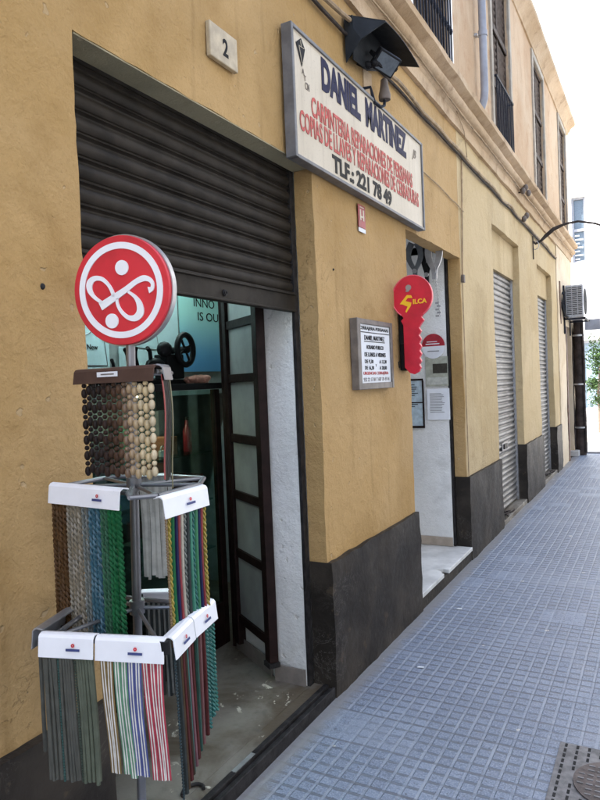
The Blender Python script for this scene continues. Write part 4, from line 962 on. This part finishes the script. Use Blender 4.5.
def smooth_pts(P, n=8):
    out = []
    for i in range(len(P)-1):
        p0_, p1_, p2_, p3_ = P[max(i-1, 0)], P[i], P[i+1], P[min(i+2, len(P)-1)]
        for j in range(n):
            t = j/n; out.append(tuple(.5*((2*p1_[c])+(-p0_[c]+p2_[c])*t+(2*p0_[c]-5*p1_[c]+4*p2_[c]-p3_[c])*t*t+(-p0_[c]+3*p1_[c]-3*p2_[c]+p3_[c])*t**3) for c in range(len(P[0]))))
    out.append(P[-1]); return out
def stroke(P, name='emblem'):
    Q = smooth_pts(P); sc_ = .119/266
    G().ribbon([E(a, b) for a, b, c in Q], [c*sc_*1.5 for a, b, c in Q], Nn*.003).build(name, 'white', sgn_, smooth=True)
G().disc(L2(*[(316-298)*.119/252, (338-208)*.119/280]), U, V, Nn*.003, .0185, 28).build('emblem_dot', 'white', sgn_, smooth=True)
G().disc(L2(*[(236-298)*.119/252, (338-513)*.119/280]), U, V, Nn*.003, .0185, 28).build('emblem_dot', 'white', sgn_, smooth=True)
stroke([(172, 424, 30), (250, 382, 27), (330, 338, 22), (390, 300, 20), (440, 282, 22), (475, 292, 17), (492, 318, 14), (486, 345, 16), (466, 352, 24)])
stroke([(180, 400, 12), (135, 362, 14), (112, 320, 22), (115, 280, 26), (145, 256, 20), (190, 262, 16), (228, 300, 13), (250, 345, 14), (252, 372, 12)])
stroke([(345, 350, 10), (385, 385, 14), (408, 430, 24), (408, 478, 30), (375, 506, 24), (330, 496, 16), (292, 455, 13), (275, 410, 12), (278, 380, 10)])
# sample racks
def cap(P0, P1, z, parent, m='whitepl', h=.048, back=.022, tilt=.012):
    P0 = Vector((*P0, z)); P1 = Vector((*P1, z)); L = (P1-P0).length; T = (P1-P0)/L; N = Vector((T.y, -T.x, 0))
    prof = [(-back, -.004), (-back, 0), (-.006, .004), (.002, .002), (.007, -.004), (tilt, -h), (tilt-.003, -h), (.004, -.006), (0, -.002), (-.006, 0)]
    g = G().prism(prof, P0, N, (0,0,1), T*L)
    o = g.build('header', m, parent, bevel=.0008); return o, P0, T, N, L
def logo(parent, P0, T, N, t, h=.048):
    c = P0+T*t+N*(.012)+Vector((0,0,-.022)); dn = (Vector((0,0,-1))+N*.12).normalized(); F = T.cross(dn); F = F if F.dot(N) > 0 else -F; F.normalize()
    G().ring(c+F*.0006-dn*.004, T, dn, F*.0006, .0014, .0042, 16).build('logo_emblem', 'red', parent)
    G().prism([(-.017, .003), (.017, .003), (.017, .0085), (-.017, .0085)], c+F*.0006, T, dn, F*.0007).build('logo_bar', pm((.03, .045, .16)), parent)
def frame_bar(a, b, r=.006): return G().tube([a, b], r, 8)
def rope(g, top, bot, r, twist, n=44, sway=0, ph=0, strands=2, T=Vector((1,0,0))):
    top, bot = Vector(top), Vector(bot)
    for s_ in range(strands):
        pts = []
        for i in range(n+1):
            t = i/n; c = top.lerp(bot, t)+T*sway*math.sin(math.pi*t); q = ph+twist*t+s_*2*math.pi/strands
            pts.append(c+Vector((math.cos(q), math.sin(q), 0))*r*.55)
        g.tube(pts, r*.62, 5)
def plain(g, top, bot, r, n=6, sway=0, T=Vector((1,0,0)), seg=6):
    top, bot = Vector(top), Vector(bot); g.tube([top.lerp(bot, i/n)+T*sway*math.sin(math.pi*i/n) for i in range(n+1)], r, seg)
def flatrib(g, top, bot, wd, T, N, n=8, sway=0, th=.0016):
    top, bot = Vector(top), Vector(bot); pts = [top.lerp(bot, i/n)+T*sway*math.sin(math.pi*i/n*.9)+N*.004*math.sin(5*i/n) for i in range(n+1)]
    g.ribbon(pts, [wd]*(n+1), N*th)
def chain(g, top, bot, r, n=46):
    top, bot = Vector(top), Vector(bot)
    for i in range(n): g.ell(top.lerp(bot, (i+.5)/n), (r, r, r*1.15), 6, 4)
GR = 'strip curtain samples hanging on the display stand'
def sample(P0, P1, z, zb, kinds, lab, per=None, m='whitepl', logo_t=None, zb2=None, hh=.048, off=.0, lean=(0, 0), curve=0):
    """header clip with its row of hanging strands; kinds = list of (kind, colour[, width]) left to right"""
    mid_ = ((P0[0]+P1[0])/2, (P0[1]+P1[1])/2, z-hh)
    t_ = thing('curtain_sample', mid_, lab, 'curtain sample', GR)
    hd, p0_, T_, N_, L_ = cap(P0, P1, z, t_, m, hh)
    if logo_t: logo(hd, p0_, T_, N_, logo_t*L_)
    n = len(kinds); zb2 = zb if zb2 is None else zb2
    for i, kd in enumerate(kinds):
        k, c = kd[0], tuple(q*(.55 if kd[0] != 'stripe' else .75) for q in kd[1]); wd = (kd[2] if len(kd) > 2 else .008)*(1.0 if kd[0] in ('stripe', 'chain', 'rope') else 1.3); t = (i+.5)/n  # colours scaled down, painting in the shade the strands hang in
        top = p0_+T_*(.006+(L_-.012)*t)+N_*(.002+off)+Vector((0, 0, -hh+.012))
        zz = zb+(zb2-zb)*t+random.uniform(-.006, .006)
        bot = Vector((top.x+lean[0]*(1), top.y+lean[1], zz))+T_*random.uniform(-.004, .004)
        sw = random.uniform(-.003, .003)+curve
        g = G()
        if k == 'rope': rope(g, top, bot, wd/2, random.choice((70, 84)), n=84, sway=sw, ph=random.random()*6, T=T_)
        elif k == 'tube': plain(g, top, bot, wd/2, sway=sw, T=T_)
        elif k == 'chain': chain(g, top, bot, wd/2)
        elif k == 'flat': flatrib(g, top, bot, wd, T_, N_, sway=sw)
        elif k == 'stripe':      # ribbon: two pale bands with coloured edges
            flatrib(g, top, bot, wd, T_, N_, sway=sw)
            o = g.build('strand', pm(c), t_)
            for q in (-.2, .2):
                g2 = G(); flatrib(g2, top+T_*q*wd+N_*.002, bot+T_*q*wd+N_*.002, wd*.17, T_, N_, sway=sw, th=.0006); g2.build('stripe', pm((.62, .60, .55)), o)
            continue
        g.build('strand', pm(c), t_, smooth=(k != 'flat'))
    return t_
WH = (.6, .62, .6)
BR, BE, GY, BL, GN, RD, YL, NV, TL = (.13, .065, .025), (.33, .28, .20), (.20, .22, .20), (.05, .16, .22), (.02, .17, .06), (.35, .02, .03), (.5, .38, .06), (.02, .025, .10), (.03, .20, .18)
DKG, OLV, MAR = (.05, .06, .06), (.135, .135, .115), (.12, .03, .03)
# middle tier
Zm = 1.318
sample((.072, 1.150), (.338, 1.128), Zm, .935, [('rope', BR, .013)]*4+[('rope', BE, .012)]*4+[('rope', GY, .010)]*2+[('rope', BL, .012)]*3+[('rope', (.06, .18, .10), .011)]*2+[('rope', GN, .014)]*3,
       'white header holding twisted brown, beige, blue and green strands, upper tier left of the pole', logo_t=.72, zb2=.93)
sample((.449, 1.136), (.442, 1.310), Zm-.016, .95, [('chain', (.30, .20, .10), .007), ('rope', YL, .009), ('tube', GN, .009), ('tube', NV, .009), ('tube', RD, .009), ('tube', (.6, .55, .45), .009), ('rope', GY, .010), ('tube', DKG, .009), ('tube', (.05, .30, .20), .008), ('rope', TL, .009), ('tube', (.03, .25, .10), .008), ('tube', NV, .008), ('tube', RD, .007), ('rope', YL, .010)],
       'white header holding bright multicoloured strands, upper tier right of the pole', logo_t=.55, zb2=.97, curve=-.006)
sample((.262, 1.400), (.178, 1.345), Zm-.004, 1.03, [('flat', (.80, .82, .78), .008), ('flat', (.6, .62, .58), .006)]*5, 'row of pale grey strips hanging behind the pole on the upper tier', m='greymetal', hh=.014)
# frames
def rack(z, corners, name='rack_frame'):
    g = G(); c = pole(z-.012); n = len(corners)
    for i in range(n):
        a = Vector((*corners[i], z-.014)); b = Vector((*corners[(i+1) % n], z-.014)); g.tube([a, b], .006, 8)
        if i % 2 == 0: g.tube([c, a], .005, 8)
        else: g.tube([c, a.lerp(b, .0)], .005, 8)
    g.tube([c-Vector((0, 0, .014)), c+Vector((0, 0, .02))], .019, 16)
    g.build(name, 'greymetal', ds, smooth=True)
rack(Zm+.002, [(.07, 1.17), (.335, 1.150), (.39, 1.10), (.435, 1.142), (.428, 1.305), (.37, 1.40), (.15, 1.41), (.075, 1.33)])
# lower tier: square, headers arranged like a pinwheel
Zl = 1.005
c0, c1, c2, c3 = Vector((.202, .990)), Vector((.494, 1.077)), Vector((.434, 1.332)), Vector((.10, 1.29))
ma, mb = c0.lerp(c1, .447), c0.lerp(c1, .462)
sample(tuple(c0), tuple(ma), Zl, .675, [('tube', OLV, .0075)]*5+[('chain', (.08, .17, .15), .006)]+[('tube', OLV, .0075)]*5+[('chain', (.10, .13, .10), .006)]+[('tube', (.16, .18, .13), .0075)]*6,
       'white header holding olive grey cords, lower tier front left', logo_t=.65, lean=(.008, 0))
sample(tuple(mb), tuple(c1), Zl-.001, .705, [('stripe', (.23, .15, .05), .0155)]*2+[('stripe', (.13, .30, .18), .0155)]*2+[('stripe', (.10, .12, .32), .0155)]*2+[('stripe', (.48, .05, .08), .0155)]*3,
       'white header holding tan, green, blue and red striped ribbons, lower tier front', logo_t=.6, lean=(.012, .0), zb2=.69)
md = c1.lerp(c2, .49)
sample(tuple(c1+Vector((.006, .012))), tuple(md), Zl, .63, [('chain', (.06, .09, .10), .006)]+[('tube', DKG, .009), ('tube', (.10, .06, .03), .009), ('tube', MAR, .010), ('tube', (.07, .045, .03), .009), ('tube', TL, .006), ('tube', (.25, .1, .12), .008), ('tube', MAR, .010)],
       'white header holding dark brown and maroon tubes, lower tier right side nearer the street', logo_t=.5, zb2=.67, lean=(.0, .01))
sample(tuple(c1.lerp(c2, .505)), tuple(c2), Zl+.001, .67, [('tube', (.05, .12, .10), .008), ('tube', (.20, .07, .07), .009), ('tube', MAR, .008), ('rope', TL, .012), ('rope', TL, .012), ('rope', (.03, .22, .18), .012)],
       'white header holding maroon and teal strands, lower tier right side nearer the shop', logo_t=.5, zb2=.73)
sample((.080, 1.26), (.165, 1.005), Zl, .71, [('chain', (.04, .05, .045), .008), ('tube', (.12, .13, .11), .008), ('chain', (.04, .05, .045), .007), ('tube', OLV, .008), ('chain', (.05, .05, .045), .008), ('tube', OLV, .008), ('chain', (.04, .05, .045), .008), ('tube', OLV, .008)],
       'grey backed header with dark chains, lower tier side next to the wall', m='alu')
sample((.262, 1.395), (.178, 1.350), Zl-.01, .70, [('tube', (.25, .26, .24), .008), ('tube', DKG, .008)]*6, 'grey chain and cord row at the back of the lower tier')
rack(Zl, [tuple(c0+Vector((.012, .02))), tuple(c1+Vector((-.015, .0))), tuple(c2+Vector((-.012, -.012))), tuple(c3+Vector((.015, 0)))])
g = G(); a = Vector((.492, 1.078, Zl-.03)); g.tube([a, a+Vector((0, 0, .028))], .011, 10); g.build('corner_cap', 'blackpl', ds, smooth=True)
# top tier: brown header with wooden bead strands
Zt = 1.603
tt = thing('curtain_sample', (.3, 1.16, 1.56), 'brown header holding wooden bead strands from dark to cream, top tier', 'curtain sample', GR)
hd, p0_, T_, N_, L_ = cap((.165, 1.166), (.440, 1.150), Zt, tt, 'brownpl', .034)
c = p0_+T_*.125+N_*.0105+Vector((0, 0, -.016)); G().prism([(-.034, -.006), (.036, -.006), (.036, .006), (-.034, .006)], c+Vector((0,0,.003)), T_, (0,0,1), N_*.002).build('label', 'paper', hd)
G().prism([(-.02, .0015), (.026, .0015), (.026, .0045), (-.02, .0045)], c+N_*.0021, T_, (0,0,1), N_*.0004).build('label_print', 'greymetal', hd)
shades = [(.018, .012, .010)]*3+[(.022, .014, .011), (.03, .017, .013), (.045, .025, .016), (.06, .032, .02), (.09, .05, .03), (.16, .10, .06), (.30, .21, .12), (.34, .25, .14), (.50, .40, .24), (.46, .36, .20), (.52, .43, .28)]
for i, cc in enumerate(shades):
    g = G(); t = .02+(L_-.028)*(i+.5)/len(shades); z = Zt-.032; zo = .009*(i % 2)
    x = p0_+T_*t+N_*.001; k = 0; z -= zo*.6
    while z > 1.352:
        hL = .0125 if (k+i) % 2 else .0062; rr = .0080 if (k+i) % 2 else .0064
        g.ell((x.x, x.y, z-hL), (rr, rr, hL), 9, 6); z -= 2*hL+.0006; k += 1
    g.build('bead_strand', pm(cc, .35), tt, smooth='all')
t2 = thing('curtain_sample', (.41, 1.22, 1.56), 'grey header with red, black and olive strips on the side of the top tier', 'curtain sample', GR)
hd2, q0, T2, N2, Lx = cap((.447, 1.156), (.422, 1.213), Zt+.001, t2, 'greymetal', .034)
for t, cl, zz, wd in ((.008, (.22, .015, .012), 1.34, .008), (.020, (.010, .010, .010), 1.335, .012), (.034, (.012, .012, .012), 1.335, .012), (.048, (.02, .017, .014), 1.34, .01), (.066, (.12, .11, .05), 1.31, .007)):
    g = G(); top = q0+T2*t+Vector((0, 0, -.02)); flatrib(g, top, (top.x, top.y, zz), wd, T2, N2, sway=.004); g.build('strand', pm(cl), t2)
g = G(); c = pole(Zt-.015)
for e in ((.175, 1.18), (.425, 1.17), (.30, 1.37)): g.tube([c, (e[0], e[1], Zt-.012)], .005, 8)
for a, b in (((.175, 1.18), (.425, 1.17)), ((.425, 1.17), (.30, 1.37)), ((.30, 1.37), (.175, 1.18))): g.tube([(*a, Zt-.012), (*b, Zt-.012)], .006, 8)
g.build('rack_frame', 'greymetal', ds, smooth=True)
# small litter
g = G().tube([(-.10+.035*math.cos(q), 1.86+.045*math.sin(q), .06) for q in [R(a) for a in range(40, 250, 20)]], .007, 8)
tag(g.build('shutter_hook', 'rail', smooth=True), 'small black curved hook lying beside the threshold track', 'hook')
for k, (x, y, lab) in enumerate(((.22, 4.25, 'white paper scrap on the paving in front of the doorway step'), (.27, 3.30, 'white paper scrap on the paving in front of the black plinth'))):
    tag(G().prism([(0, 0), (.03, .006), (.034, .018), (.006, .014)], (x, y, .004), (1,0,0), (0,1,0), (0,0,.003)).build('paper_scrap', 'paper'), lab, 'litter')
